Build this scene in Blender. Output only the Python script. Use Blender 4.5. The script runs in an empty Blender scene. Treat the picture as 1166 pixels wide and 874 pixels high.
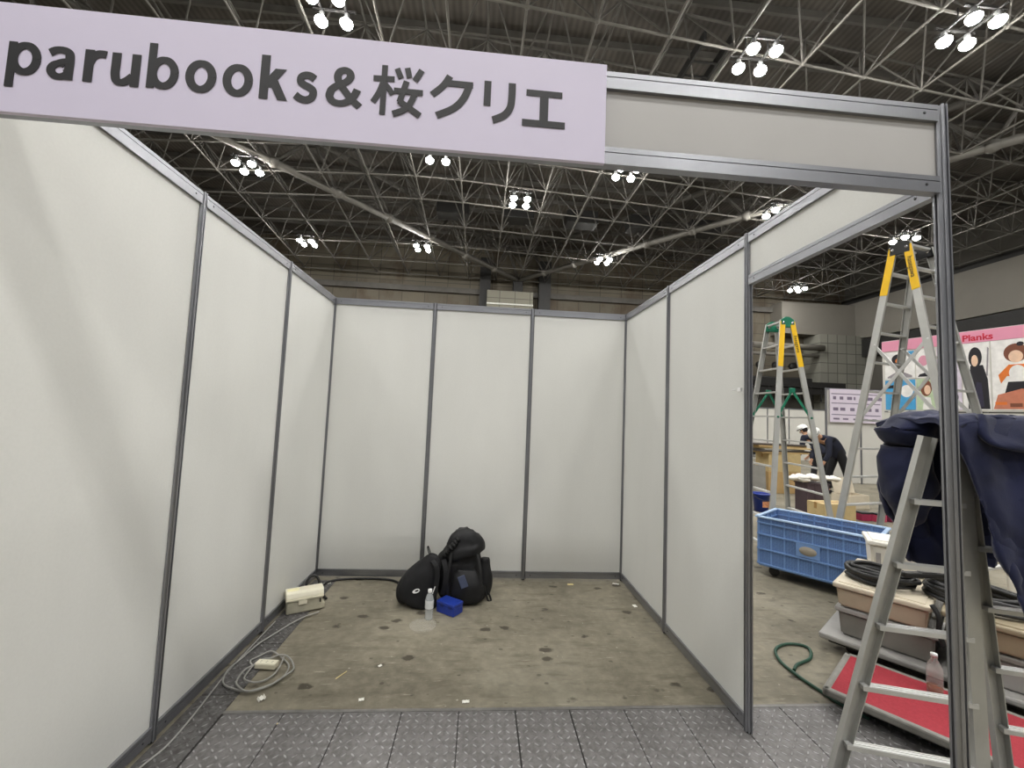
import bpy, bmesh, math, random
from mathutils import Vector, Matrix, noise
random.seed(7)
SC = bpy.context.scene
COL = SC.collection
PI = math.pi

# ------------------------------------------------------------------ helpers
def lin(c):
    return c / 12.92 if c <= .04045 else ((c + .055) / 1.055) ** 2.4
def rgb(r, g, b):
    return (lin(r / 255), lin(g / 255), lin(b / 255), 1)

def tag(o, label=None, cat=None, group=None, kind=None):
    if label: o['label'] = label
    if cat: o['category'] = cat
    if group: o['group'] = group
    if kind: o['kind'] = kind
    return o
def thing(name, label, cat, loc=(0, 0, 0), rz=0, group=None):
    o = bpy.data.objects.new(name, None)
    COL.objects.link(o)
    o.location = loc; o.rotation_euler = (0, 0, rz); o.empty_display_size = .1
    return tag(o, label, cat, group)
def structure(name):
    o = bpy.data.objects.new(name, None); COL.objects.link(o)
    o['kind'] = 'structure'
    return o

def V(*a): return Vector(a)

class MB:
    """collects shapes; build() links them as one mesh object"""
    def __init__(s): s.bm = bmesh.new(); s.smooth = []
    def _faces(s, geom): return [g for g in geom if isinstance(g, bmesh.types.BMFace)]
    def box(s, c, d, rz=0, bev=0, mi=0, rot=None, seg=2):
        r = bmesh.ops.create_cube(s.bm, size=1)
        vs = r['verts']
        bmesh.ops.scale(s.bm, verts=vs, vec=d)
        es = list({e for v in vs for e in v.link_edges})
        if bev > 0:
            q = bmesh.ops.bevel(s.bm, geom=es, offset=bev, segments=seg, affect='EDGES', profile=.5)
            vs = list({v for f in q['faces'] for v in f.verts} | {v for v in vs if v.is_valid})
        M = Matrix.Translation(c) @ (rot.to_4x4() if rot is not None else Matrix.Rotation(rz, 4, 'Z'))
        bmesh.ops.transform(s.bm, matrix=M, verts=vs)
        if mi:
            for f in {f for v in vs for f in v.link_faces}: f.material_index = mi
        return s
    def ring(s, pts): return [s.bm.verts.new(p) for p in pts]
    def loft(s, rings, cap=True, mi=0, smooth=True, closed=True):
        vr = [s.ring(r) for r in rings]
        n = len(vr[0])
        for a, b in zip(vr, vr[1:]):
            for i in range(n if closed else n - 1):
                j = (i + 1) % n
                try:
                    f = s.bm.faces.new((a[i], a[j], b[j], b[i])); f.material_index = mi; f.smooth = smooth
                except ValueError: pass
        if cap and closed:
            for r in (list(reversed(vr[0])), vr[-1]):
                try:
                    f = s.bm.faces.new(r); f.material_index = mi; f.smooth = False
                except ValueError: pass
        return s
    def tube(s, pts, r, n=8, mi=0, cap=True, smooth=True, flat=1.0):
        pts = [Vector(p) for p in pts]
        rings = []
        up = None
        for i, p in enumerate(pts):
            t = (pts[min(i + 1, len(pts) - 1)] - pts[max(i - 1, 0)])
            if t.length < 1e-9: t = Vector((0, 0, 1))
            t.normalize()
            if up is None:
                up = Vector((0, 0, 1)) if abs(t.z) < .95 else Vector((1, 0, 0))
            a = t.cross(up)
            if a.length < 1e-6: a = t.orthogonal()
            a.normalize(); b = a.cross(t).normalized(); up = b
            rr = r[i] if isinstance(r, (list, tuple)) else r
            rings.append([p + a * math.cos(2 * PI * k / n) * rr + b * math.sin(2 * PI * k / n) * rr * flat for k in range(n)])
        return s.loft(rings, cap, mi, smooth)
    def beam(s, p, q, w, d, side=None, mi=0):
        """rectangular bar from p to q; w along 'side' direction, d across"""
        p, q = Vector(p), Vector(q); t = (q - p).normalized()
        sd = Vector(side) if side is not None else Vector((1, 0, 0))
        a = (sd - t * sd.dot(t)).normalized(); b = t.cross(a)
        R = lambda c: [c + a * w / 2 * i + b * d / 2 * j for i, j in ((-1, -1), (1, -1), (1, 1), (-1, 1))]
        return s.loft([R(p), R(q)], mi=mi, smooth=False)
    def channel(s, p, q, w, d, th, side, openv):
        """U-channel rail: web of width w along 'side', flanges of depth d towards 'openv'"""
        p, q = Vector(p), Vector(q); t = (q - p).normalized()
        a = Vector(side); a = (a - t * a.dot(t)).normalized()
        b = Vector(openv); b = b - t * b.dot(t); b = (b - a * b.dot(a)).normalized()
        prof = [(-w/2, -d/2), (w/2, -d/2), (w/2, d/2), (w/2 - th, d/2), (w/2 - th, -d/2 + th), (-w/2 + th, -d/2 + th), (-w/2 + th, d/2), (-w/2, d/2)]
        R = lambda c: [c + a * x + b * y for x, y in prof]
        return s.loft([R(p), R(q)], smooth=False)
    def lathe(s, prof, c=(0, 0, 0), n=24, mi=0, axis=None, smooth=True, cap=True):
        c = Vector(c)
        M = axis if axis is not None else Matrix.Identity(3)
        rings = [[c + M @ Vector((r * math.cos(2 * PI * k / n), r * math.sin(2 * PI * k / n), z)) for k in range(n)] for r, z in prof]
        return s.loft(rings, cap, mi, smooth)
    def prism(s, poly, z0, z1, mi=0, M=None):
        """2-D polygon extruded z0..z1, optionally transformed by M (4x4)"""
        a = [Vector((x, y, z0)) for x, y in poly]; b = [Vector((x, y, z1)) for x, y in poly]
        if M is not None: a = [M @ p for p in a]; b = [M @ p for p in b]
        return s.loft([a, b], mi=mi, smooth=False)
    def blob(s, c, r, mi=0, sub=2, rot=None):
        q = bmesh.ops.create_icosphere(s.bm, subdivisions=sub, radius=1)
        M = Matrix.Translation(c) @ (rot.to_4x4() if rot is not None else Matrix.Identity(4)) @ Matrix.Diagonal((*r, 1))
        bmesh.ops.transform(s.bm, matrix=M, verts=q['verts'])
        for f in {f for v in q['verts'] for f in v.link_faces}: f.material_index = mi; f.smooth = True
        return s
    def wrinkle(s, amp, scale, seed=0, amp2=0, scale2=1):
        s.bm.normal_update()
        for v in s.bm.verts:
            p = v.co * scale + Vector((seed * 7.1, seed * 3.3, seed))
            d = amp * noise.noise(p)
            if amp2: d += amp2 * noise.noise(v.co * scale2 + Vector((seed, 5, 9)))
            v.co += v.normal * d
        return s
    def build(s, name, mats, parent=None, loc=None):
        bmesh.ops.remove_doubles(s.bm, verts=s.bm.verts, dist=1e-6)
        bmesh.ops.recalc_face_normals(s.bm, faces=s.bm.faces)
        me = bpy.data.meshes.new(name); s.bm.to_mesh(me); s.bm.free()
        for m in (mats if isinstance(mats, (list, tuple)) else [mats]): me.materials.append(m)
        o = bpy.data.objects.new(name, me); COL.objects.link(o)
        if parent is not None: o.parent = parent
        if loc is not None: o.location = loc
        return o

def recenter(o, base):
    """move a mesh object's origin to base without moving its shape"""
    base = Vector(base)
    o.data.transform(Matrix.Translation(-base)); o.location = base
    return o

def smooth_path(pts, sub=6, closed=False):
    P = [Vector(p) for p in pts]; out = []
    n = len(P)
    for i in range(n - 1):
        p0, p1, p2, p3 = P[max(i - 1, 0)], P[i], P[i + 1], P[min(i + 2, n - 1)]
        for k in range(sub):
            t = k / sub
            out.append(.5 * ((2 * p1) + (-p0 + p2) * t + (2 * p0 - 5 * p1 + 4 * p2 - p3) * t * t + (-p0 + 3 * p1 - 3 * p2 + p3) * t ** 3))
    out.append(P[-1])
    return out

# ------------------------------------------------------------------ materials
class NT:
    def __init__(s, name):
        s.m = bpy.data.materials.new(name); s.m.use_nodes = True
        s.t = s.m.node_tree; s.n = s.t.nodes; s.l = s.t.links
        s.b = s.n['Principled BSDF']
    def node(s, typ, **k):
        q = s.n.new(typ)
        for a, b in k.items(): setattr(q, a, b)
        return q
    def put(s, sock, v):
        if hasattr(v, 'is_output'): s.l.new(v, sock)
        else: sock.default_value = v
    def math(s, op, a, b=0.0, c=None):
        q = s.node('ShaderNodeMath', operation=op); s.put(q.inputs[0], a); s.put(q.inputs[1], b)
        if c is not None: s.put(q.inputs[2], c)
        return q.outputs[0]
    def coord(s, kind='Object'):
        return s.node('ShaderNodeTexCoord').outputs[kind]
    def mapping(s, vec, scale=(1, 1, 1), rot=(0, 0, 0), loc=(0, 0, 0)):
        q = s.node('ShaderNodeMapping'); s.l.new(vec, q.inputs['Vector'])
        q.inputs['Scale'].default_value = scale; q.inputs['Rotation'].default_value = rot; q.inputs['Location'].default_value = loc
        return q.outputs[0]
    def noise(s, vec, scale, detail=4, rough=.55):
        q = s.node('ShaderNodeTexNoise'); s.l.new(vec, q.inputs['Vector'])
        q.inputs['Scale'].default_value = scale; q.inputs['Detail'].default_value = detail; q.inputs['Roughness'].default_value = rough
        return q.outputs['Fac']
    def voronoi(s, vec, scale, feat='F1'):
        q = s.node('ShaderNodeTexVoronoi', feature=feat); s.l.new(vec, q.inputs['Vector']); q.inputs['Scale'].default_value = scale
        return q.outputs['Distance']
    def ramp(s, fac, stops, interp='LINEAR'):
        q = s.node('ShaderNodeValToRGB'); s.put(q.inputs[0], fac); r = q.color_ramp; r.interpolation = interp
        while len(r.elements) < len(stops): r.elements.new(.5)
        for e, (p, c) in zip(r.elements, stops):
            e.position = p; e.color = c if isinstance(c, tuple) else (c, c, c, 1)
        return q.outputs[0]
    def mix(s, fac, a, b, mode='MIX'):
        q = s.node('ShaderNodeMix', data_type='RGBA', blend_type=mode)
        s.put(q.inputs['Factor'], fac); s.put(q.inputs[6], a); s.put(q.inputs[7], b)
        return q.outputs[2]
    def bump(s, h, strength=.3, dist=.01):
        q = s.node('ShaderNodeBump'); s.l.new(h, q.inputs['Height']); q.inputs['Strength'].default_value = strength; q.inputs['Distance'].default_value = dist
        s.l.new(q.outputs[0], s.b.inputs['Normal'])
    def base(s, v): s.put(s.b.inputs['Base Color'], v)
    def rough(s, v): s.put(s.b.inputs['Roughness'], v)
    def metal(s, v): s.put(s.b.inputs['Metallic'], v)

def simple(name, c, rough=.5, metal=0, var=.12, scale=8, bump=0, bscale=60, spec=None):
    t = NT(name); co = t.coord()
    f = t.noise(co, scale)
    d = tuple(x * (1 - var) for x in c[:3]) + (1,); u = tuple(min(1, x * (1 + var)) for x in c[:3]) + (1,)
    t.base(t.ramp(f, [(.3, d), (.7, u)])); t.rough(rough); t.metal(metal)
    if bump: t.bump(t.noise(co, bscale, 3), bump, .004)
    if spec is not None: t.b.inputs['Specular IOR Level'].default_value = spec
    return t.m

def glass(name, c, rough=.03, ior=1.3, trans=1.0):
    t = NT(name); t.base(c); t.rough(rough); t.b.inputs['IOR'].default_value = ior; t.b.inputs['Transmission Weight'].default_value = trans
    return t.m

M = {}
# booth
def mk_panel():
    t = NT('white_panel'); co = t.coord('Object')
    a = t.noise(t.mapping(co, (1, 1, .35)), 3.0, 3); b = t.noise(co, 90, 2)
    t.base(t.mix(.25, t.ramp(a, [(.3, (.69, .69, .665, 1)), (.75, (.74, .74, .715, 1))]), t.ramp(b, [(.3, (.67, .67, .645, 1)), (.7, (.75, .75, .725, 1))])))
    t.rough(.42); t.b.inputs['Specular IOR Level'].default_value = .35
    t.bump(t.noise(co, 2.2, 2), .12, .01)
    return t.m
M['panel'] = mk_panel()
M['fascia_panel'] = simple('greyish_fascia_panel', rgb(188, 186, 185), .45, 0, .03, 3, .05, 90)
def mk_alu(name, c, rough, metal=.85):
    t = NT(name); co = t.coord()
    a = t.noise(t.mapping(co, (60, 60, 3)), 4, 3); b = t.noise(co, 5, 4)
    t.base(t.ramp(b, [(.3, tuple(x * .85 for x in c[:3]) + (1,)), (.7, c)]))
    t.rough(t.ramp(a, [(.2, rough * .8), (.8, min(1, rough * 1.25))])); t.metal(metal)
    return t.m
M['alu'] = mk_alu('grey_aluminium', rgb(160, 161, 166), .36)
M['alu_dark'] = mk_alu('groove_aluminium', rgb(92, 92, 94), .45)
M['ladder_alu'] = mk_alu('ladder_aluminium', rgb(196, 196, 192), .45, .55)
M['rung_alu'] = mk_alu('rung_aluminium', rgb(214, 214, 212), .4, .5)
M['black_plastic'] = simple('black_plastic', rgb(24, 24, 25), .45)
M['sign_white'] = simple('sign_board_white', rgb(222, 215, 238), .55, var=.01)
M['sign_ink'] = simple('sign_ink', rgb(38, 37, 40), .55, var=.04)

def mk_concrete():
    t = NT('concrete_floor'); co = t.coord('Object')
    w = t.noise(co, 1.1, 6, .6); f = t.noise(co, 14, 6, .65); g = t.noise(t.mapping(co, (1, 4, 1), (0, 0, .3)), 3.2, 5, .6)
    c = t.ramp(w, [(.32, rgb(97, 92, 79)), (.5, rgb(131, 125, 109)), (.68, rgb(156, 150, 134))])
    c = t.mix(.45, c, t.ramp(f, [(.32, rgb(86, 81, 69)), (.68, rgb(144, 138, 123))]))
    c = t.mix(t.ramp(g, [(.54, 0.0), (.68, .55)]), c, rgb(90, 84, 72))
    # dark blotches
    v = t.voronoi(t.mapping(co, (1, 1.5, 1), loc=(.3, .1, 0)), 3.6)
    vn = t.math('ADD', v, t.math('MULTIPLY', t.noise(co, 22, 3), .22))
    c = t.mix(t.ramp(vn, [(.24, .85), (.30, 0.0)]), c, rgb(62, 57, 48))
    v3 = t.voronoi(t.mapping(co, (1, 1.3, 1), loc=(4.3, 2.1, 0)), 7.5)
    c = t.mix(t.ramp(t.math('ADD', v3, t.math('MULTIPLY', t.noise(co, 30, 3), .2)), [(.175, .6), (.225, 0.0)]), c, rgb(70, 65, 56))
    # pale paint flecks and scuffs
    v2 = t.voronoi(t.mapping(co, (1, 1, 1), loc=(7.7, 3.1, 0)), 9)
    fl = t.math('ADD', v2, t.math('MULTIPLY', t.noise(co, 40, 2), .2))
    c = t.mix(t.ramp(fl, [(.11, .8), (.16, 0.0)]), c, rgb(182, 177, 164))
    sc = t.noise(t.mapping(co, (3, 24, 1), (0, 0, .7)), 2.0, 4, .7)
    c = t.mix(t.ramp(sc, [(.60, 0.0), (.70, .5)]), c, rgb(176, 170, 154))
    t.base(c); t.rough(t.ramp(f, [(.3, .55), (.7, .8)])); t.bump(f, .15, .004)
    t.b.inputs['Specular IOR Level'].default_value = .3
    return t.m
M['concrete'] = mk_concrete()

def mk_checker(name='steel_tread_plate', k=1.0, dirt=.6):
    """steel tread plate: raised lozenges alternating direction"""
    t = NT(name); co = t.coord('Object')
    sep = t.node('ShaderNodeSeparateXYZ'); t.l.new(co, sep.inputs[0])
    S = 1 / .042
    x = t.math('MULTIPLY', sep.outputs[0], S); y = t.math('MULTIPLY', sep.outputs[1], S)
    ix = t.math('FLOOR', x); iy = t.math('FLOOR', y)
    u = t.math('SUBTRACT', t.math('SUBTRACT', x, ix), .5); v = t.math('SUBTRACT', t.math('SUBTRACT', y, iy), .5)
    par = t.math('SUBTRACT', t.math('MULTIPLY', t.math('MODULO', t.math('ADD', t.math('ADD', ix, iy), 1000), 2.0), 2.0), 1.0)
    vv = t.math('MULTIPLY', v, par)
    a = t.math('MULTIPLY', t.math('ADD', u, vv), 1.05); b = t.math('MULTIPLY', t.math('SUBTRACT', u, vv), 3.4)
    d = t.math('SQRT', t.math('ADD', t.math('MULTIPLY', a, a), t.math('MULTIPLY', b, b)))
    h = t.ramp(d, [(.35, 1.0), (.62, 0.0)])
    w = t.noise(co, 3, 5, .6); g = t.noise(co, 40, 4, .6)
    c = t.ramp(w, [(.3, rgb(104 * k, 102 * k, 101 * k)), (.7, rgb(138 * k, 136 * k, 136 * k))])
    c = t.mix(t.math('MULTIPLY', h, .55), c, rgb(202 * k, 201 * k, 201 * k))
    c = t.mix(t.ramp(g, [(.35, dirt), (.6, 0.0)]), c, rgb(80 * k, 77 * k, 75 * k))
    t.base(c); t.metal(.35); t.rough(t.ramp(g, [(.3, .5), (.7, .68)]))
    hb = t.math('ADD', h, t.math('MULTIPLY', g, .25)); t.bump(hb, .9, .004)
    return t.m
M['checker'] = mk_checker(); M['pit_strip'] = mk_checker('worn_pit_cover', .84, .9)
M['plate_edge'] = simple('plate_frame_steel', rgb(126, 124, 122), .5, .5, .2, 14, .2)
M['pit_plain'] = simple('worn_pit_cover', rgb(108, 108, 108), .55, .3, .3, 16, .9, 34)

# hall
M['steel'] = simple('grey_truss_steel', rgb(100, 97, 91), .75, 0, .15, 2)
M['steel_dim'] = simple('dark_truss_steel', rgb(88, 85, 80), .75, 0, .15, 2)
def mk_deck():
    t = NT('dark_roof_deck'); co = t.coord()
    w = t.noise(co, .35, 4); q = t.node('ShaderNodeTexWave', wave_type='BANDS'); t.l.new(co, q.inputs[0]); q.inputs['Scale'].default_value = 1.2; q.inputs['Distortion'].default_value = .4
    c = t.ramp(w, [(.35, rgb(70, 66, 62)), (.65, rgb(104, 98, 91))])
    t.base(t.mix(.3, c, q.outputs[0], 'MULTIPLY')); t.rough(.85)
    return t.m
M['deck'] = mk_deck()
def mk_tiles(name, c1, c2, mortar, sx, sz, rust=False):
    t = NT(name); co = t.coord()
    q = t.node('ShaderNodeTexBrick'); mp = t.mapping(co, (1, 1, 1), (PI / 2, 0, 0)); t.l.new(mp, q.inputs['Vector'])
    q.offset = 0; q.inputs['Scale'].default_value = 1; q.inputs['Brick Width'].default_value = sx; q.inputs['Row Height'].default_value = sz
    q.inputs['Mortar Size'].default_value = .035; q.inputs['Color1'].default_value = c1; q.inputs['Color2'].default_value = c2; q.inputs['Mortar'].default_value = mortar
    c = q.outputs['Color']
    if rust:
        n = t.noise(t.mapping(co, (1, 1, .5)), .55, 5, .6)
        c = t.mix(t.ramp(n, [(.5, 0.0), (.68, .8)]), c, rgb(74, 60, 46))
    t.base(c); t.rough(.75)
    return t.m
M['wall_tile'] = mk_tiles('hall_concrete_tile', rgb(104, 97, 83), rgb(94, 88, 76), rgb(70, 65, 56), 2.1, 1.05, True)
M['block_tile'] = mk_tiles('pale_block_tile', rgb(130, 129, 119), rgb(120, 119, 110), rgb(82, 81, 75), .95, .95)
M['fascia_grey'] = simple('pale_wall_band', rgb(118, 114, 106), .7, 0, .05, .4)
M['wall_grey'] = simple('dim_hall_wall', rgb(88, 85, 79), .8, 0, .1, .4)
M['column'] = mk_tiles('column_panel', rgb(134, 131, 118), rgb(128, 125, 112), rgb(96, 93, 84), 1.4, 1.1)
M['dark_steel'] = simple('dark_steel', rgb(42, 41, 40), .6, .2)
def mk_lamp():
    t = NT('lamp_glow'); t.base((1, 1, 1, 1))
    t.b.inputs['Emission Color'].default_value = (1, .985, .945, 1); t.b.inputs['Emission Strength'].default_value = LAMP
    return t.m
LAMP = 312.0
M['lamp'] = mk_lamp()
M['reflector'] = simple('lamp_housing', rgb(150, 150, 150), .4, .5)
# ------------------------------------------------------------------ the hall (setting)
o = MB().box((8, 12, -.05), (80, 64, .1)).build('floor', M['concrete']); o['kind'] = 'structure'

ceil = structure('ceiling')
MB().box((8, 9, 17.6), (66, 60, .2)).build('roof_deck', M['deck'], ceil)
pur = MB()
for i in range(26): pur.box((8, -18 + i * 2.2, 17.3), (64, .12, .3))
pur.build('purlins', M['steel_dim'], ceil)
XS = [-25, -22, -19, -16.2, -13.1, -10.2, -7.5, -5, -2.5, -.1, 2.35, 4.6, 7.05, 9.4, 12, 14.5, 17, 19.7, 22.4, 25.2, 28, 30.9, 33.8, 36.6]
YS = [-12, -8, -4, 0, 2.6, 5.2, 7.8, 10.3, 12.8, 15.4, 18.0, 20.4, 22.8, 26.1, 29.6, 33.4, 36.8]
def nodeB(i, j):
    x, y = XS[i], YS[j]
    y2 = y + .1 * (math.sqrt((x + 2) ** 2 + 4) - 2) * min(1, max(0, (36.8 - y) / 8))
    return V(x * (1 + .008 * (y - 20)) if x < 0 else x, y2, 14)
def nodeT(i, j):
    a = (nodeB(i, j) + nodeB(i + 1, j) + nodeB(i, j + 1) + nodeB(i + 1, j + 1)) / 4
    return V(a.x, a.y, 16.3)
NI, NJ = len(XS), len(YS)
ch = MB()
for j in range(NJ): ch.tube([nodeB(i, j) for i in range(NI)], .043, 6)
for i in range(NI): ch.tube([nodeB(i, j) for j in range(NJ)], .043, 6)
ch.build('bottom_chords', M['steel'], ceil)
tc = MB()
for j in range(NJ - 1): tc.tube([nodeT(i, j) for i in range(NI - 1)], .05, 6)
for i in range(NI - 1): tc.tube([nodeT(i, j) for j in range(NJ - 1)], .05, 6)
tc.build('top_chords', M['steel_dim'], ceil)
dg = MB()
for i in range(NI - 1):
    for j in range(NJ - 1):
        t = nodeT(i, j)
        for a, b in ((0, 0), (1, 0), (0, 1), (1, 1)): dg.tube([nodeB(i + a, j + b), t], .036, 5, cap=False)
dg.build('web_diagonals', M['steel_dim'], ceil)
nd = MB()
for i in range(NI):
    for j in range(3, NJ): nd.blob(nodeB(i, j), (.10, .10, .10), sub=1)
nd.build('node_joints', M['steel'], ceil)
# heavy diagonal tubes fanning out from the column head
APX = V(4.47, 36.6, 14)
for end in (V(-11.47, 18.13, 14), V(18.45, 19.95, 14)):
    d = end - APX
    mbm = MB().tube([APX, APX + d * 1.75], .2, 12)
    for k in range(1, 10):
        p = APX + d * (k * .148); mbm.blob(p, (.3, .3, .3), sub=2)
    mbm.build('main_tube', M['steel'], ceil)
    up = V(0, .3, 2.5)
    mb2 = MB().tube([APX + up, APX + up + d * 1.75], .17, 12)
    for k in range(0, 10):
        p = APX + d * (k * .148); q = APX + up + d * ((k + .5) * .148)
        mb2.tube([p, q], .085, 7); mb2.tube([q, APX + d * ((k + 1) * .148)], .085, 7)
    mb2.build('main_truss', M['steel_dim'], ceil)
# cable trays and catwalk hung in the roof
cw = MB()
for dx in (-.5, .5): cw.box((9.3 + dx, 16.5, 15.2), (.08, 9, .35))
for k in range(14): cw.box((9.3, 12.3 + k * .65, 15.05), (1, .06, .05))
for k in range(5): cw.box((-1 + k * 4.5, 27, 15.5), (2.2, 1.2, .9), bev=.05)
cw.build('roof_catwalk', M['dark_steel'], ceil)

wb = structure('wall_back')
MB().box((6, 37.9, 7), (64, .4, 21)).build('tiled_wall', M['wall_tile'], wb)
w2 = MB().box((4.47 - 3.05, 37.3, 8), (1.0, 1.2, 16)).box((4.47 + 2.55, 37.3, 8), (1.1, 1.2, 16)); w2.build('dark_recess', M['dark_steel'], wb)
MB().box((3.75, 36.9, 8.35), (4.25, 1.5, 8.9), bev=.04).build('column_cover', M['column'], wb)
MB().box((3.75, 36.1, 11.55), (4.25, .12, .12)).build('light_ledge', simple('ledge_white', rgb(225, 225, 218), .5), wb)
MB().box((4.47, 36.9, 13.4), (.9, .9, 1.4), bev=.05).build('column_head', M['dark_steel'], wb)
MB().box((6, 37.5, 12.9), (64, .35, .5)).build('wall_beam', M['steel_dim'], wb)
# right end of the back wall: projecting tiled block, pipes and dark gallery
MB().box((35.9, 36.6, 5.2), (5.0, 2.0, 10.3)).build('tiled_block', M['block_tile'], wb)
MB().box((34.2, 36.9, 11.9), (8.4, 1.6, 3.1)).build('upper_fascia', M['fascia_grey'], wb)
MB().box((29.5, 37, 2.6), (8, 1.2, 5.4)).build('lower_wall', M['wall_grey'], wb)
pp = MB().tube([(26.5, 35.4, 8.95), (33.6, 35.4, 8.95)], .28, 10).tube([(26.5, 35.6, 8.2), (33.2, 35.6, 8.2)], .16, 10)
pp.build('pipes', M['fascia_grey'], wb)
gl = MB().box((30.5, 35.2, 5.3), (8.5, 1.8, .5)).box((30.5, 34.4, 4.7), (8.5, .1, .5)).box((29.8, 36.2, 5.75), (6, .8, .6), bev=.08)
for k in range(9): gl.box((26.4 + k, 34.4, 4.6), (.12, .12, 1.6))
gl.build('service_gallery', M['dark_steel'], wb)
for x in (27.8, 29.4, 31.1):
    MB().lathe([(.02, 0), (.34, 0), (.34, .3), (.02, .3)], (x, 36.3, 7.2), 16, axis=Matrix.Rotation(PI / 2, 3, 'X')).build('round_vent', M['dark_steel'], wb)

wl = structure('wall_left')
MB().box((-25.2, 9, 8.6), (.4, 58, 17.4)).build('plain_wall', M['wall_grey'], wl)
wr = structure('wall_right')
MB().box((38.4, 12, 7), (.4, 52, 21)).build('plain_wall', M['wall_grey'], wr)
Mx = Matrix(((0, 0, 1, 37.6), (1, 0, 0, 0), (0, 1, 0, 0), (0, 0, 0, 1)))
MB().prism([(-12, 10.1), (34.6, 10.1), (35.8, 10.2), (37.4, 12.0), (37.7, 12.1), (37.7, 13.7), (-12, 13.7)], -.1, .6, M=Mx).build('pale_band', M['fascia_grey'], wr)
MB().box((37.9, 12, 13.95), (.6, 52, .5)).build('wall_beam', M['dark_steel'], wr)
MB().box((37.9, 12, 9.2), (.5, 52, 1.7)).build('dark_strip', M['dark_steel'], wr)

# ------------------------------------------------------------------ hall lamps: clusters of four
def cluster(x, y, label, group=None, proto=[None], rz=0, z=13.35):
    k = (z - 1.6266) / (14 - 1.6266)
    x = 1.4862 + (x - 1.4862) * k; y = -1.2133 + (y + 1.2133) * k
    if proto[0] is None:
        t = thing('ceiling_light', label, 'ceiling light', (x, y, z), rz, group)
        f = MB()
        for s in (-.38, .38): f.box((s, 0, .38), (.06, 1.3, .06)).box((0, s, .44), (1.3, .06, .06))
        for s in (-.38, .38): f.tube([(s, 0, .4), (s, 0, .75)], .02, 6)
        f.build('frame', M['dark_steel'], t)
        for a in (-.38, .38):
            for b in (-.38, .38):
                r = MB().lathe([(.03, .36), (.07, .36), (.08, .24), (.12, .16), (.19, .09), (.185, .085), (.115, .15), (.03, .2)], (a, b, 0), 20).build('lamp', M['reflector'], t)
                MB().lathe([(.002, -.10), (.08, -.085), (.14, -.04), (.178, .02), (.18, .06), (.16, .09), (.002, .10)], (a, b, 0), 20).build('lens', M['lamp'], r)
        proto[0] = t
    else:
        p = proto[0]; t = p.copy(); COL.objects.link(t); t.location = (x, y, z); t.rotation_euler = (0, 0, rz)
        t['label'] = label
        if group: t['group'] = group
        elif 'group' in t: del t['group']
        for c in list(p.children):
            q = c.copy(); COL.objects.link(q); q.parent = t
            for g in c.children:
                h = g.copy(); COL.objects.link(h); h.parent = q
    return t
GL = 'four-lamp clusters under the hall roof'
for x, y, l in [
    (3.27, 22.4, 'bright cluster of four round lamps above the middle of the booth\'s back wall'),
    (-11.39, 21.04, 'bright four-lamp ceiling cluster nearest the left wall\'s tall post'),
    (-12.32, 31.02, 'small distant four-lamp cluster low above the far end of the left wall'),
    (-3.52, 30.49, 'small four-lamp cluster left of the hall column, beside the thick roof tube'),
    (10.77, 30.65, 'small four-lamp cluster right of the hall column, above the back wall'),
    (-3.83, 11.48, 'big glaring four-lamp cluster at the top edge above the sign'),
    (10.41, 11.59, 'big glaring four-lamp cluster above the blank right half of the fascia'),
    (16.18, 9.84, 'largest four-lamp cluster, in the photo\'s upper right corner'),
    (-1.19, 18.6, 'lamp cluster half hidden by the lower edge of the name sign'),
    (8.35, 18.7, 'lamp cluster half hidden just below the right end of the name sign'),
    (18.49, 21.39, 'lamp cluster peeping over the top rail of the right wall'),
    (30.09, 34.24, 'small far four-lamp cluster above the green-topped ladder'),
    (28.85, 23.41, 'four-lamp ceiling cluster behind the top of the tall ladder')]:
    cluster(x, y, l, GL)
for x, y in [(-10.5, 1.5), (-3.6, 2.5), (3.3, 1.5), (10.4, 2.5), (17.5, 1.5), (-7, -6), (0, -6), (7, -6), (14, -6), (-3.6, -14), (3.3, -14), (10.4, -14), (25, 10), (-18, 11.5)]:  # unseen clusters, set closer than the visible ones, added as fill for the booth
    cluster(x, y, 'unseen four-lamp ceiling cluster added over the front of the hall to brighten the booth', 'added lamp clusters over the front of the hall')

# ------------------------------------------------------------------ steel pit covers in the floor
NUM = ['first', 'second', 'third', 'fourth', 'fifth', 'sixth', 'seventh', 'eighth', 'ninth', 'tenth', 'eleventh', 'twelfth', 'thirteenth', 'fourteenth']
xs = [.225 + .305 * i for i in range(15)]
for i in range(14):
    x0, x1 = xs[i], xs[i + 1]
    g = .005 if i != 5 else .012
    o = MB().box(((x0 + x1) / 2, .66, .003), (x1 - x0 - g, 1.02, .006), bev=.0015, seg=1).build('floor_plate', M['checker'])
    recenter(o, ((x0 + x1) / 2, .66, 0))
    tag(o, 'steel tread plate across the booth entrance, %s from the left' % NUM[i], 'floor plate', 'steel tread plates across the booth entrance')
    if i == 1:
        MB().box((.04, -.14, .0066), (.075, .008, .002)).build('lifting_slot', M['black_plastic'], o)
o = MB().box((2.36, .66, .0004), (4.3, 1.04, .0008)).build('trim_2', M['dark_steel']); o['kind'] = 'structure'
o = MB().box((2.3, 1.185, .002), (4.4, .022, .005)).build('trim_1', M['plate_edge']); o['kind'] = 'structure'
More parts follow.
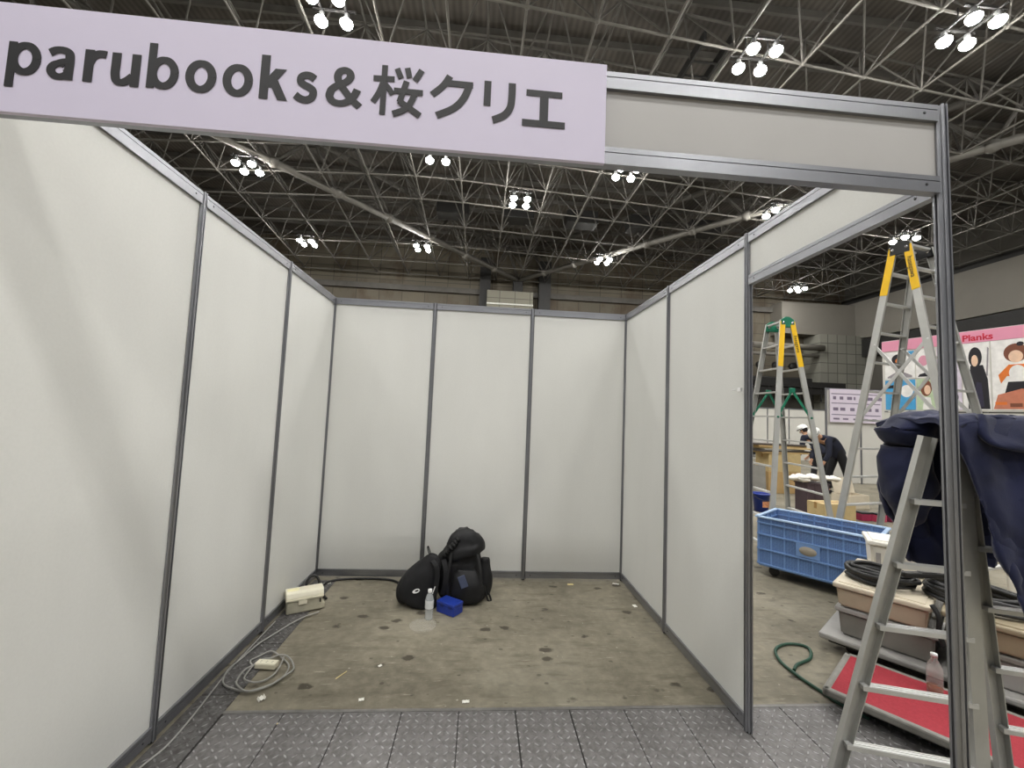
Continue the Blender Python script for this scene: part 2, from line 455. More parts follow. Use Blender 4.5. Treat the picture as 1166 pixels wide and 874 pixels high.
for n, y0, y1, l in [(0, .16, 1.315, 'worn grey pit cover strip along the left wall, nearest the entrance'), (1, 1.322, 1.83, 'worn grey pit cover strip along the left wall, under the coiled cord'), (2, 1.837, 2.9, 'worn grey pit cover strip along the left wall, under the cream power box')]:
    o = MB().box((.118, (y0 + y1) / 2, .0025), (.195, y1 - y0, .005), bev=.001, seg=1).build('pit_cover', M['pit_strip'])
    recenter(o, (.118, (y0 + y1) / 2, 0))
    tag(o, l, 'floor plate', 'pit covers along the left wall')

# ------------------------------------------------------------------ exhibition booth
MOD, H = .99, 2.70
booth = thing('exhibition_booth', 'open-fronted white panel booth with grey aluminium posts and rails', 'exhibition booth', (1.485, 1.485, 0))
boff = V(-1.485, -1.485, 0)
def bpart(mb, name, m, parent=None):
    o = mb.build(name, m, parent or booth)
    if parent is None: o.location = boff
    return o
prof = []
for k in range(8):
    a = k * PI / 4
    for x, y in ((.0205, -.0083), (.0205, -.0036), (.0135, -.0036), (.0135, .0036), (.0205, .0036), (.0205, .0083)):
        prof.append((x * math.cos(a) - y * math.sin(a), x * math.sin(a) + y * math.cos(a)))
def post(x, y):
    o = bpart(MB().prism([(x + px_, y + py_) for px_, py_ in prof], .012, H + .004), 'post', M['alu'])
    MB().lathe([(.016, 0.006), (.017, .006), (.017, .014), (.008, .016), (.008, .03)], (x, y, 0), 12).build('foot', M['black_plastic'], o)
for x, y in [(0, 0), (0, MOD), (0, 2 * MOD), (0, 3 * MOD), (MOD, 3 * MOD), (2 * MOD, 3 * MOD), (3 * MOD, 3 * MOD), (3 * MOD, 2 * MOD), (3 * MOD, MOD), (3 * MOD, 0)]:
    post(x, y)
def rail(p, q, z0, z1, name):
    """horizontal aluminium rail between two posts, with a groove along each face"""
    p, q = V(*p, 0), V(*q, 0); t = (q - p).normalized(); n = V(-t.y, t.x, 0)
    p = p + t * .019; q = q - t * .019
    h = z1 - z0; g = z1 - .016
    pr = [(-.015, z0), (.015, z0), (.015, g - .003), (.010, g - .003), (.010, g), (.015, g), (.015, z1), (-.015, z1), (-.015, g), (-.010, g), (-.010, g - .003), (-.015, g - .003)]
    mb = MB()
    mb.loft([[c + n * a + V(0, 0, b) for a, b in pr] for c in (p, q)], smooth=False)
    for c, s in ((p, 1), (q, -1)):
        for sd in (-1, 1):
            mb.lathe([(.0005, 0), (.005, 0), (.005, .0012), (.0005, .0012)], c + t * s * .05 + n * sd * .0152 + V(0, 0, (z0 + z1) / 2 - .004), 10, 1, axis=(Matrix.Rotation(math.atan2(n.y * sd, n.x * sd), 3, 'Z') @ Matrix.Rotation(PI / 2, 3, 'Y')))
    return bpart(mb, name, [M['alu'], M['alu_dark']])
def panel(p, q, z0, z1, name='wall_panel'):
    p, q = V(*p, 0), V(*q, 0); t = (q - p).normalized(); c = (p + q) / 2
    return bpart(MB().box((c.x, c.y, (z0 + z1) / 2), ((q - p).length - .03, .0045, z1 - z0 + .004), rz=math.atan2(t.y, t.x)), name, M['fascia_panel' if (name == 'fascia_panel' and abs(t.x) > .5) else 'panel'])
def bay(p, q):
    panel(p, q, .085, H - .062)
    rail(p, q, H - .062, H, 'top_rail'); rail(p, q, .022, .085, 'bottom_rail')
for k in range(3):
    bay((0, k * MOD), (0, (k + 1) * MOD)); bay((k * MOD, 3 * MOD), ((k + 1) * MOD, 3 * MOD))
for k in (1, 2): bay((3 * MOD, k * MOD), (3 * MOD, (k + 1) * MOD))
for p, q in (((0, 0), (3 * MOD, 0)), ((3 * MOD, 0), (3 * MOD, MOD))):
    panel(p, q, 2.455, H - .055, 'fascia_panel'); rail(p, q, H - .055, H, 'top_rail'); rail(p, q, 2.40, 2.455, 'bottom_rail')
cl = MB().box((2.945, 1.03, 1.812), (.012, .03, .022), bev=.003).box((2.945, 1.09, 1.812), (.006, .04, .006), bev=.002)
o = cl.build('hook_clip', simple('white_plastic', rgb(238, 238, 238), .4)); recenter(o, (2.945, 1.05, 1.812))
tag(o, 'tiny white plastic hook clip at the right wall\'s front post', 'hook')

# name sign
sg = thing('name_sign', 'long white name sign with dark lettering on the booth fascia', 'sign', (.925, -.03, 2.385))
so = V(-.925, .03, -2.385)
o = MB().box((.925, -.032, 2.5425), (1.80, .013, .315), bev=.001, seg=1).build('board', M['sign_white'], sg, so)
def arc(cx, cy, rx, ry, a0, a1, n=16):
    return [(cx + rx * math.cos(math.radians(a0 + (a1 - a0) * k / n)), cy + ry * math.sin(math.radians(a0 + (a1 - a0) * k / n))) for k in range(n + 1)]
def stroke(pts, wv, wh=None, butt=None):
    """ribbon along pts: wv wide where the stroke runs vertically, wh where it runs horizontally -> left and right edges"""
    wh = wh or wv; L, R = [], []
    for i, (x, y) in enumerate(pts):
        a, b = pts[max(i - 1, 0)], pts[min(i + 1, len(pts) - 1)]
        tx, ty = b[0] - a[0], b[1] - a[1]; l = math.hypot(tx, ty) or 1; tx /= l; ty /= l
        w = (wh + (wv - wh) * abs(ty)) / 2
        if butt == 'h' and i in (0, len(pts) - 1):      # ends cut level
            L.append((x - w / max(.35, abs(ty)) * (1 if ty > 0 else -1), y)); R.append((x + w / max(.35, abs(ty)) * (1 if ty > 0 else -1), y))
        else:
            L.append((x - ty * w, y + tx * w)); R.append((x + ty * w, y - tx * w))
    return L, R
def glyph(mb, strokes, x0, x1, z0, z1):
    rib = [stroke(*s) for s in strokes]
    al = [p for L, R in rib for p in L + R]
    ax, bx = min(p[0] for p in al), max(p[0] for p in al); ay, by = min(p[1] for p in al), max(p[1] for p in al)
    for n, (L, R) in enumerate(rib):
        y = -.0392 - .00012 * n
        f = lambda p: mb.bm.verts.new((x0 + (p[0] - ax) / (bx - ax) * (x1 - x0), y, z0 + (p[1] - ay) / (by - ay) * (z1 - z0)))
        l, r_ = [f(p) for p in L], [f(p) for p in R]
        for k in range(len(l) - 1): mb.bm.faces.new((l[k], l[k + 1], r_[k + 1], r_[k]))
SV, SH = .28, .21
ringp = lambda cx, cy, rx, ry: (arc(cx, cy, rx - SV / 2, ry - SH / 2, 0, 360, 40), SV, SH)
bowl = ringp(.56, .5, .51, .515)
def sm(p, n=7): return [(q.x, q.y) for q in smooth_path([(x, y, 0) for x, y in p], n)]
LAT = {
 'p': [([(.135, -.40), (.135, 1.0)], .27), bowl],
 'b': [([(.135, 0), (.135, 1.42)], .27), bowl],
 'o': [ringp(.5, .5, .5, .515)],
 'a': [(arc(.36, .285, .25, .205, 60, 330, 24), .25, .19), (sm([(.04, .80), (.2, .895), (.4, .915), (.58, .83), (.62, .62), (.62, .3)]), .26, .20), ([(.62, .4), (.62, 0.0)], .26), (sm([(.62, .585), (.45, .56), (.3, .5), (.2, .42)]), .2, .17), ([(.5, .2), (.62, .26)], .2)],
 'r': [([(.135, 0), (.135, 1.0)], .27), (sm([(.14, .52), (.22, .74), (.36, .87), (.50, .895), (.62, .88)]), .25, .22)],
 'u': [(sm([(.135, 1.0), (.135, .6), (.135, .36), (.19, .16), (.34, .10), (.50, .16), (.66, .30)]), .27, .2), ([(.74, 0), (.74, 1.0)], .27)],
 'k': [([(.135, 0), (.135, 1.42)], .27), ([(.17, .38), (.62, 1.0)], .29, .2, 'h'), ([(.40, .62), (.72, 0.0)], .28, .2, 'h')],
 's': [(sm([(.645, .80), (.5, .885), (.34, .90), (.19, .82), (.18, .67), (.32, .575), (.50, .50), (.62, .39), (.58, .19), (.40, .095), (.2, .125), (.03, .23)], 6), .25, .225)],
 '&': [(sm([(1.04, .02), (.80, .24), (.58, .52), (.42, .74), (.36, .96), (.42, 1.14), (.56, 1.20)], 6), .225, .20), (sm([(.42, 1.14), (.56, 1.20), (.70, 1.12), (.72, .96), (.60, .80), (.36, .66), (.20, .50), (.16, .30)], 6), .225, .20), (sm([(.20, .50), (.16, .30), (.26, .13), (.46, .08), (.66, .14), (.84, .32), (.95, .58)], 6), .225, .20)],
 'sakura': [([(.0, .72), (.42, .735)], .11), ([(.215, 1.0), (.215, 0.0)], .115), (sm([(.21, .70), (.13, .45), (.02, .24)]), .115, .10), (sm([(.235, .62), (.32, .53), (.40, .42)]), .11, .10),
            ([(.46, .955), (.55, .765)], .115), ([(.665, .985), (.715, .79)], .115), ([(.955, .965), (.83, .74)], .12), ([(.42, .505), (1.0, .505)], .11),
            ([(.665, .71), (.545, .28)], .12), ([(.53, .30), (.72, .19), (.965, .04)], .12), (sm([(.85, .50), (.76, .27), (.62, .12), (.42, .03)]), .125, .115)],
 'ku': [(sm([(.44, 1.0), (.30, .76), (.06, .52)]), .155, .14), ([(.34, .83), (.97, .83)], .145), (sm([(.90, .87), (.78, .52), (.56, .25), (.18, .04)]), .165, .15)],
 'ri': [([(.11, 1.0), (.11, .38)], .215), (sm([(.87, 1.0), (.87, .62), (.82, .36), (.64, .17), (.30, .03)]), .225, .16)],
 'e': [([(.08, .915), (.92, .915)], .165), ([(.5, .9), (.5, .1)], .20), ([(0, .09), (1, .09)], .175)],
}
lt = MB()
for ch, x0, x1, z0, z1 in [('p', .157, .242, 2.457, 2.588), ('a', .257, .327, 2.489, 2.585), ('r', .352, .409, 2.491, 2.585), ('u', .422, .498, 2.488, 2.583), ('b', .517, .6, 2.489, 2.622),
    ('o', .618, .701, 2.489, 2.585), ('o', .718, .8, 2.488, 2.584), ('k', .819, .897, 2.489, 2.620), ('s', .913, .978, 2.486, 2.582), ('&', 1.002, 1.106, 2.483, 2.607),
    ('sakura', 1.129, 1.278, 2.470, 2.625), ('ku', 1.297, 1.423, 2.477, 2.616), ('ri', 1.455, 1.549, 2.477, 2.608), ('e', 1.571, 1.700, 2.480, 2.594)]:
    glyph(lt, LAT[ch], x0, x1, z0, z1)
r = bmesh.ops.extrude_face_region(lt.bm, geom=list(lt.bm.faces))
bmesh.ops.translate(lt.bm, verts=[g for g in r['geom'] if isinstance(g, bmesh.types.BMVert)], vec=(0, -.0012, 0))
lt.build('lettering', M['sign_ink'], sg, so)
# ------------------------------------------------------------------ things inside the booth
M['bag'] = simple('black_nylon', rgb(26, 26, 28), .6, 0, .2, 6, .35, 140, .35)
M['bag2'] = simple('black_canvas', rgb(31, 31, 33), .75, 0, .2, 6, .4, 200, .25)
M['strap'] = simple('black_webbing', rgb(18, 18, 19), .7, 0, .1, 30)
M['white_print'] = simple('white_print', rgb(235, 235, 235), .5, var=.02)
M['chrome'] = simple('chrome_metal', rgb(190, 190, 190), .25, .9, .05)
M['slate'] = simple('slate_blue_mesh', rgb(72, 80, 104), .7)
M['blue_box'] = simple('deep_blue_plastic', rgb(34, 58, 150), .35, 0, .12, 12)
M['cream'] = simple('aged_cream_plastic', rgb(214, 208, 186), .45, 0, .07, 7, .1, 50)
M['cream_top'] = simple('pale_cream_plastic', rgb(226, 221, 200), .4, 0, .05, 7)
M['grime'] = simple('grimy_cream_plastic', rgb(170, 165, 146), .55, 0, .2, 9, .1, 50)
M['cord'] = simple('grey_cord', rgb(150, 149, 144), .5, 0, .06)
M['cable_black'] = simple('black_cable', rgb(26, 26, 27), .5)
M['paper'] = simple('white_paper', rgb(232, 230, 222), .7, 0, .03)
M['straw'] = simple('pale_straw', rgb(212, 196, 140), .6)

def ell(cx, cy, z, rx, ry, n=28, p=2.6, ph=0, tilt=(0, 0)):
    """super-ellipse ring"""
    out = []
    for k in range(n):
        a = 2 * PI * k / n; c, s = math.cos(a), math.sin(a)
        x = math.copysign(abs(c) ** (2 / p), c) * rx; y = math.copysign(abs(s) ** (2 / p), s) * ry
        out.append(V(cx + x * math.cos(ph) - y * math.sin(ph), cy + x * math.sin(ph) + y * math.cos(ph), z + tilt[0] * x + tilt[1] * y))
    return out
def interp_rows(rows, m):
    """rows of parameter tuples, resampled smoothly to m rows"""
    out = []
    n = len(rows)
    for i in range(m):
        f = i / (m - 1) * (n - 1); k = min(int(f), n - 2); t = f - k
        g = lambda j, c: rows[max(0, min(n - 1, j))][c]
        out.append(tuple(.5 * ((2 * g(k, c)) + (-g(k - 1, c) + g(k + 1, c)) * t + (2 * g(k - 1, c) - 5 * g(k, c) + 4 * g(k + 1, c) - g(k + 2, c)) * t * t + (-g(k - 1, c) + 3 * g(k, c) - 3 * g(k + 1, c) + g(k + 2, c)) * t ** 3) for c in range(len(rows[0]))))
    return out

# big hiking backpack
BX, BY = 1.41, 2.585
pk = thing('backpack', 'large black hiking backpack with top lid slumped beside the slim backpack', 'backpack', (BX, BY, 0))
bo = V(-BX, -BY, 0)
rows = [(1.42, .006, .158, .105), (1.412, .03, .20, .135), (1.395, .10, .22, .155), (1.378, .19, .208, .155), (1.368, .28, .194, .15), (1.368, .36, .182, .14), (1.385, .43, .15, .125), (1.37, .475, .125, .11)]
mb = MB()
mb.loft([ell(cx, BY, z, rx, ry, 36) for cx, z, rx, ry in interp_rows(rows, 26)])
mb.wrinkle(.028, 7, 1, .012, 22)
body = mb.build('pack_body', M['bag'], pk, bo)
mb = MB()
rows = [(1.385, .37, .178, .15, .0), (1.385, .43, .176, .155, 0), (1.38, .49, .148, .138, 0), (1.365, .55, .105, .105, 0), (1.35, .595, .05, .055, 0)]
mb.loft([ell(cx + .02, BY - .005, z, rx, ry, 36, tilt=(.22, -.1)) for cx, z, rx, ry, _ in interp_rows(rows, 16)])
mb.wrinkle(.024, 8, 3, .01, 25)
mb.build('top_lid', M['bag'], pk, bo)
mb = MB()
rows = [(1.44, .02, .10, .05), (1.445, .07, .14, .07), (1.44, .16, .135, .07), (1.43, .25, .11, .055), (1.43, .29, .08, .03)]
mb.loft([ell(cx, BY - .145, z, rx, ry, 28) for cx, z, rx, ry in interp_rows(rows, 16)])
mb.wrinkle(.014, 9, 5, .006, 30)
mb.build('front_pocket', M['bag'], pk, bo)
mb = MB()
rows = [(.04, .05, .04), (.12, .07, .06), (.24, .06, .055), (.34, .035, .03)]
mb.loft([ell(1.59, BY - .02, z, rx, ry, 20, 2.2) for z, rx, ry in interp_rows(rows, 12)])
mb.wrinkle(.012, 12, 6)
mb.build('side_pocket', M['bag'], pk, bo)
# slate-blue tag on the front pocket
Rm = Matrix.Rotation(math.radians(-22), 3, 'Y')
MB().box((1.408, BY - .222, .215), (.062, .012, .10), rot=Rm, bev=.004).build('slate_tag', M['slate'], pk, bo)
# compression straps, buckles, hoop
def flat_strap(mb, pts, w=.022, th=.004, side=None):
    pts = smooth_path(pts, 5)
    for a, b in zip(pts, pts[1:]): pass
    rings = []
    for i, p in enumerate(pts):
        t = (pts[min(i + 1, len(pts) - 1)] - pts[max(0, i - 1)]).normalized()
        sd = Vector(side or (1, 0, 0)); a = (sd - t * sd.dot(t)).normalized(); b = t.cross(a)
        rings.append([p + a * w / 2 + b * th / 2, p - a * w / 2 + b * th / 2, p - a * w / 2 - b * th / 2, p + a * w / 2 - b * th / 2])
    mb.loft(rings, smooth=False); return mb
mb = flat_strap(MB(), [(1.30, BY - .16, .43), (1.29, BY - .19, .33), (1.28, BY - .19, .2), (1.29, BY - .18, .08)])
mb.build('compression_strap', M['strap'], pk, bo)
mb = flat_strap(MB(), [(1.52, BY - .15, .42), (1.55, BY - .19, .3), (1.56, BY - .2, .18)])
mb.build('compression_strap', M['strap'], pk, bo)
MB().tube(smooth_path([(1.575, BY - .06, .13), (1.625, BY - .06, .07), (1.655, BY - .07, .005), (1.63, BY - .08, .006), (1.60, BY - .07, .09)], 6), .008, 8).build('grab_loop', M['strap'], pk, bo)
mb = MB()
ringp = [(1.262 + .009 * math.cos(a), BY - .212, .222 + .022 * math.sin(a)) for a in [2 * PI * k / 20 for k in range(21)]]
mb.tube(ringp, .0025, 6, cap=False); mb.build('metal_ring', M['chrome'], pk, bo)
# ruched closure on the left of the lid
mb = MB()
for k in range(7):
    t = k / 6
    mb.blob((1.245 + .10 * t, BY - .11 - .03 * math.sin(t * 3), .395 + .135 * t), (.026, .032, .02), sub=2, rot=Matrix.Rotation(.7, 3, 'Y'))
mb.wrinkle(.012, 30, 2); mb.build('gathered_collar', M['strap'], pk, bo)
mb = flat_strap(MB(), [(1.235, BY - .16, .37), (1.262, BY - .2, .3), (1.262, BY - .21, .2), (1.24, BY - .19, .1)], .04, .012)
mb.build('shoulder_strap', M['bag2'], pk, bo)

# slim backpack leaning on it
SX, SY = 1.05, 2.41
sb = thing('backpack', 'slim plain black backpack with a small white oval logo, leaning left of the big pack', 'backpack', (SX, SY, 0))
bo = V(-SX, -SY, 0)
mb = MB()
rows = [(1.075, .004, .115, .075), (1.045, .03, .155, .10), (1.035, .10, .158, .108), (1.062, .20, .142, .10), (1.108, .30, .110, .085), (1.137, .37, .075, .06), (1.150, .415, .035, .035)]
mb.loft([ell(cx, SY, z, rx, ry, 36, 2.4, tilt=(-.28, 0)) for cx, z, rx, ry in interp_rows(rows, 26)])
for v in mb.bm.verts: v.co.z = max(v.co.z, .003)
mb.wrinkle(.016, 6, 8, .006, 20)
for v in mb.bm.verts: v.co.z = max(v.co.z, .003)
mb.build('pack_body', M['bag2'], sb, bo)
mb = MB()
rows = [(.945, .03, .045, .06), (.925, .10, .05, .075), (.955, .2, .045, .065), (.99, .27, .03, .04)]
mb.loft([ell(cx - .025, SY + .03, z, rx, ry, 20, 2.3) for cx, z, rx, ry in interp_rows(rows, 12)])
mb.wrinkle(.01, 12, 4); mb.build('back_padding', M['bag'], sb, bo)
lg = MB()
Ml = Matrix.Translation((1.042, SY - .127, .172)) @ Matrix.Rotation(math.radians(7), 4, 'Z') @ Matrix.Rotation(math.radians(86), 4, 'X') @ Matrix.Rotation(math.radians(16), 4, 'Z')
ov = [(.026 * math.cos(a) * (1 if math.cos(a) > 0 else 1.25), .0155 * math.sin(a)) for a in [2 * PI * k / 32 for k in range(32)]]
iv = [(x * .52 + .004, y * .5) for x, y in ov]
A = [Ml @ V(x, y, 0) for x, y in ov]; B = [Ml @ V(x, y, 0) for x, y in iv]
A2 = [Ml @ V(x, y, .004) for x, y in ov]; B2 = [Ml @ V(x, y, .004) for x, y in iv]
lg.loft([A, A2, B2, B], cap=False, smooth=False); lg.build('logo', M['white_print'], sb, bo)
MB().tube(smooth_path([(1.125, SY, .40), (1.108, SY - .005, .44), (1.098, SY, .475), (1.104, SY, .482), (1.118, SY + .005, .445), (1.13, SY, .41)], 5), .0045, 7).build('haul_loop', M['strap'], sb, bo)
flat_strap(MB(), [(1.15, SY - .06, .385), (1.185, SY - .10, .36), (1.20, SY - .11, .29), (1.195, SY - .115, .2), (1.18, SY - .11, .12)], .036, .012).build('shoulder_strap', M['bag2'], sb, bo)
flat_strap(MB(), [(1.188, SY - .12, .205), (1.176, SY - .128, .17), (1.17, SY - .125, .15)], .006, .003).build('strap_tab', M['white_print'], sb, bo)

# water bottle, and a thin clear disc built in place of its light patch
def clear(name, c, alpha, rough=.08):
    t = NT(name); t.base(c); t.rough(rough); t.b.inputs['Alpha'].default_value = alpha; return t.m
bt = thing('water_bottle', 'clear plastic water bottle with white cap standing before the backpacks', 'bottle', (1.16, 2.18, 0))
pr = [(.001, .004), (.024, .003), (.031, .010), (.032, .02), (.030, .028), (.032, .036), (.030, .044), (.032, .052), (.030, .06), (.0315, .07), (.0325, .085), (.0325, .15), (.031, .16), (.027, .178), (.018, .195), (.0135, .202), (.0135, .214), (.001, .214)]
MB().lathe(pr, n=28).build('bottle_body', clear('clear_pet', rgb(214, 218, 220), .38), bt)
MB().lathe([(.0332, .09), (.0334, .091), (.0334, .15), (.0332, .151)], n=28, cap=False).build('label', simple('pale_label', rgb(214, 216, 218), .5, 0, .08, 40), bt)
MB().lathe([(.001, .206), (.0155, .206), (.016, .209), (.016, .226), (.0145, .2285), (.001, .2285)], n=24).build('cap', M['white_print'], bt)
o = MB().lathe([(.002, .009), (.05, .009), (.084, .009), (.092, .013), (.098, .012), (.101, .001)], n=40, cap=False).build('light_patch_disc', None)
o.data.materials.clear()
o.data.materials.append(clear('milky_light_patch', rgb(218, 214, 202), .24, .2))
o.location = (1.13, 2.085, 0); tag(o, 'flat clear round disc standing in for the patch of light on the floor in front of the water bottle', 'light patch')

# blue box at the foot of the big pack
bb = thing('blue_case', 'small deep blue plastic case on the floor right of the water bottle', 'case', (1.312, 2.305, 0), math.atan2(-.11, .15)); bb.scale = (1, .95, .88)
MB().box((-.0, .0, .037), (.18, .125, .072), bev=.006).build('case_base', M['blue_box'], bb)
MB().box((0, 0, .089), (.184, .129, .028), bev=.006).build('case_lid', M['blue_box'], bb)
MB().box((-.03, -.066, .075), (.03, .006, .024), bev=.002).box((.05, -.066, .075), (.03, .006, .024), bev=.002).build('latch', simple('darker_blue_plastic', rgb(24, 42, 112), .35), bb)

# power distribution box
pb = thing('power_box', 'cream plastic power distribution box on the floor by the left wall', 'power box', (.155, 2.325, .005), math.radians(28)); pb.scale = (.82, .74, .9)
MB().box((0, 0, .062), (.31, .17, .118), bev=.014).build('lower_shell', M['grime'], pb)
mb = MB()
sec = [(-.094, .108), (-.094, .142), (-.078, .172), (-.05, .186), (.05, .186), (.08, .168), (.094, .142), (.094, .108)]
mb.loft([[V(x, y, z) for y, z in sec] for x in (-.163, .163)], smooth=False)
bmesh.ops.bevel(mb.bm, geom=[e for e in mb.bm.edges], offset=.004, segments=2, affect='EDGES')
mb.build('cover', M['cream_top'], pb)
MB().box((0, -.098, .122), (.33, .008, .012), bev=.002).build('lip', M['cream'], pb)
MB().box((-.02, -.094, .095), (.075, .016, .036), bev=.004).build('latch', M['cream'], pb)
MB().box((.135, -.088, .085), (.012, .01, .032), bev=.002).build('vent', M['black_plastic'], pb)
MB().box((-.10, -.01, .1868), (.10, .07, .0012)).build('warning_label', simple('pale_yellow_label', rgb(240, 234, 190), .5), pb)
MB().tube(smooth_path([(.02, .10, .12), (.03, .12, .19), (.06, .135, .235), (.11, .13, .235), (.14, .115, .19), (.15, .1, .12)], 6), .012, 8).build('carry_cable', M['cable_black'], pb)
MB().box((.165, -.03, .03), (.03, .09, .05), bev=.006).build('socket_block', M['grime'], pb)

# grey extension cord with its tap
z = .0155
cpts = [(.30, 2.26), (.22, 2.17), (.15, 2.05), (.105, 1.9), (.075, 1.79), (.055, 1.67), (.045, 1.57), (.05, 1.49), (.075, 1.42), (.13, 1.37), (.18, 1.345), (.24, 1.335), (.29, 1.34), (.35, 1.375), (.385, 1.44), (.395, 1.51), (.375, 1.57), (.32, 1.635), (.24, 1.70), (.19, 1.715), (.15, 1.68), (.125, 1.63), (.135, 1.595), (.165, 1.57)]
cpts2 = [(.175, 1.56), (.15, 1.51), (.145, 1.45), (.16, 1.40), (.19, 1.36), (.24, 1.325), (.30, 1.335), (.37, 1.385), (.415, 1.46), (.425, 1.52), (.395, 1.585), (.34, 1.64), (.28, 1.665), (.23, 1.645), (.20, 1.625), (.178, 1.57), (.172, 1.5), (.178, 1.45), (.205, 1.41), (.25, 1.395), (.30, 1.42), (.335, 1.475), (.335, 1.55), (.31, 1.65)]
mb = MB()
mb.tube([(p.x, p.y, z + .004 * math.sin(i * .35)) for i, p in enumerate(smooth_path([(x, y, 0) for x, y in cpts], 6))], .0052, 8)
mb.tube([(p.x, p.y, z + .007 + .006 * math.sin(i * .3)) for i, p in enumerate(smooth_path([(x, y, 0) for x, y in cpts2], 6))], .0052, 8)
o = mb.build('extension_cord', M['cord']); recenter(o, (.25, 1.5, .006))
tag(o, 'grey extension cord coiled on the floor around the white socket tap', 'cord')
tp = thing('socket_tap', 'cream multi-socket tap lying inside the coiled grey cord', 'power strip', (.248, 1.562, .0), math.radians(-6))
MB().box((0, 0, .024), (.125, .048, .03), bev=.004).build('tap_body', M['cream'], tp)
MB().box((0, .002, .0395), (.122, .045, .006), bev=.002).build('tap_face', M['cream_top'], tp)
sl = MB()
for k in range(3):
    for s in (-.006, .006): sl.box((-.035 + k * .035, s, .0424), (.009, .0022, .001))
sl.build('socket_slots', M['black_plastic'], tp)
mb = MB().tube([(p.x, p.y, .0105) for p in smooth_path([(.035, .60, 0), (.07, .84, 0), (.095, .96, 0), (.088, 1.13, 0), (.062, 1.36, 0), (.048, 1.5, 0), (.042, 1.7, 0), (.038, 1.95, 0), (.036, 2.12, 0)], 8)], .0045, 8)
o = mb.build('grey_cable', M['cord']); recenter(o, (.06, 1.3, .006)); tag(o, 'thin grey cable running along the floor beside the left wall', 'cable')
mb = MB().tube([(p.x, p.y, .013) for p in smooth_path([(.27, 2.50, 0), (.20, 2.60, 0), (.15, 2.72, 0), (.16, 2.82, 0), (.22, 2.885, 0), (.34, 2.92, 0), (.54, 2.93, 0), (.72, 2.9, 0), (.84, 2.8, 0), (.93, 2.68, 0)], 8)], .010, 8)
o = mb.build('black_cable', M['cable_black']); recenter(o, (.4, 2.85, .003)); tag(o, 'black cable curving along the back wall towards the backpacks', 'cable')

# litter on the floor
def litter(x, y, w, d, rz, m, name, label, cat, bend=.003):
    mb = MB(); n = 6
    R = []
    for i in range(n + 1):
        u = -w / 2 + w * i / n; zz = .003 + bend * math.sin(i * 1.3) ** 2
        R.append([V(u, -d / 2, zz), V(u, d / 2, zz + bend * .4), V(u, d / 2, zz + bend * .4 + .0012), V(u, -d / 2, zz + .0012)])
    mb.loft(R, smooth=False); o = mb.build(name, m); o.location = (x, y, 0); o.rotation_euler = (0, 0, rz)
    return tag(o, label, cat)
litter(.72, 1.49, .085, .006, 1.05, M['straw'], 'straw_strip', 'thin pale straw strip on the concrete right of the coiled cord', 'litter', .001)
litter(.57, 1.12, .12, .007, .5, M['straw'], 'straw_strip', 'pale splinter at the edge of the entrance plates, front left', 'litter', .001)
litter(1.48, 1.245, .04, .02, .1, M['paper'], 'paper_scrap', 'small torn white paper scrap at the front edge of the concrete', 'litter')
litter(.16, 2.83, .06, .03, .4, M['paper'], 'paper_scrap', 'white tape scrap in the back left corner', 'litter')
litter(2.885, 2.885, .06, .022, -.3, M['paper'], 'paper_scrap', 'white tape scrap in the back right corner', 'litter')
litter(2.43, 2.86, .055, .03, .1, M['straw'], 'paper_scrap', 'small buff tape scrap at the foot of the back wall, right', 'litter')
litter(2.90, 2.42, .03, .04, .2, M['paper'], 'paper_scrap', 'white scrap at the foot of the right wall', 'litter')
litter(.93, 1.58, .022, .016, .8, M['paper'], 'paper_scrap', 'tiny white scrap left of the booth floor\'s middle', 'litter')
litter(.36, 1.28, .035, .03, .8, M['paper'], 'paper_scrap', 'crumpled pale scrap just in front of the coiled cord', 'litter', .012)
litter(.90, 1.27, .03, .02, .3, M['paper'], 'paper_scrap', 'pale fleck near the front of the concrete, left of the paper scrap', 'litter')
# ------------------------------------------------------------------ outside the booth, right
M['yellow'] = simple('yellow_ladder_label', rgb(236, 188, 16), .45, 0, .05)
M['green_cap'] = simple('green_plastic', rgb(22, 116, 88), .45)
M['navy'] = None
def mk_cloth():
    t = NT('navy_cloth'); co = t.coord()
    t.base(t.ramp(t.noise(co, 5, 3), [(.3, rgb(22, 26, 50)), (.7, rgb(34, 39, 72))])); t.rough(.8)
    t.b.inputs['Specular IOR Level'].default_value = .25; t.b.inputs['Sheen Weight'].default_value = .15
    t.bump(t.noise(co, 220, 2), .25, .002); return t.m
M['navy'] = mk_cloth()

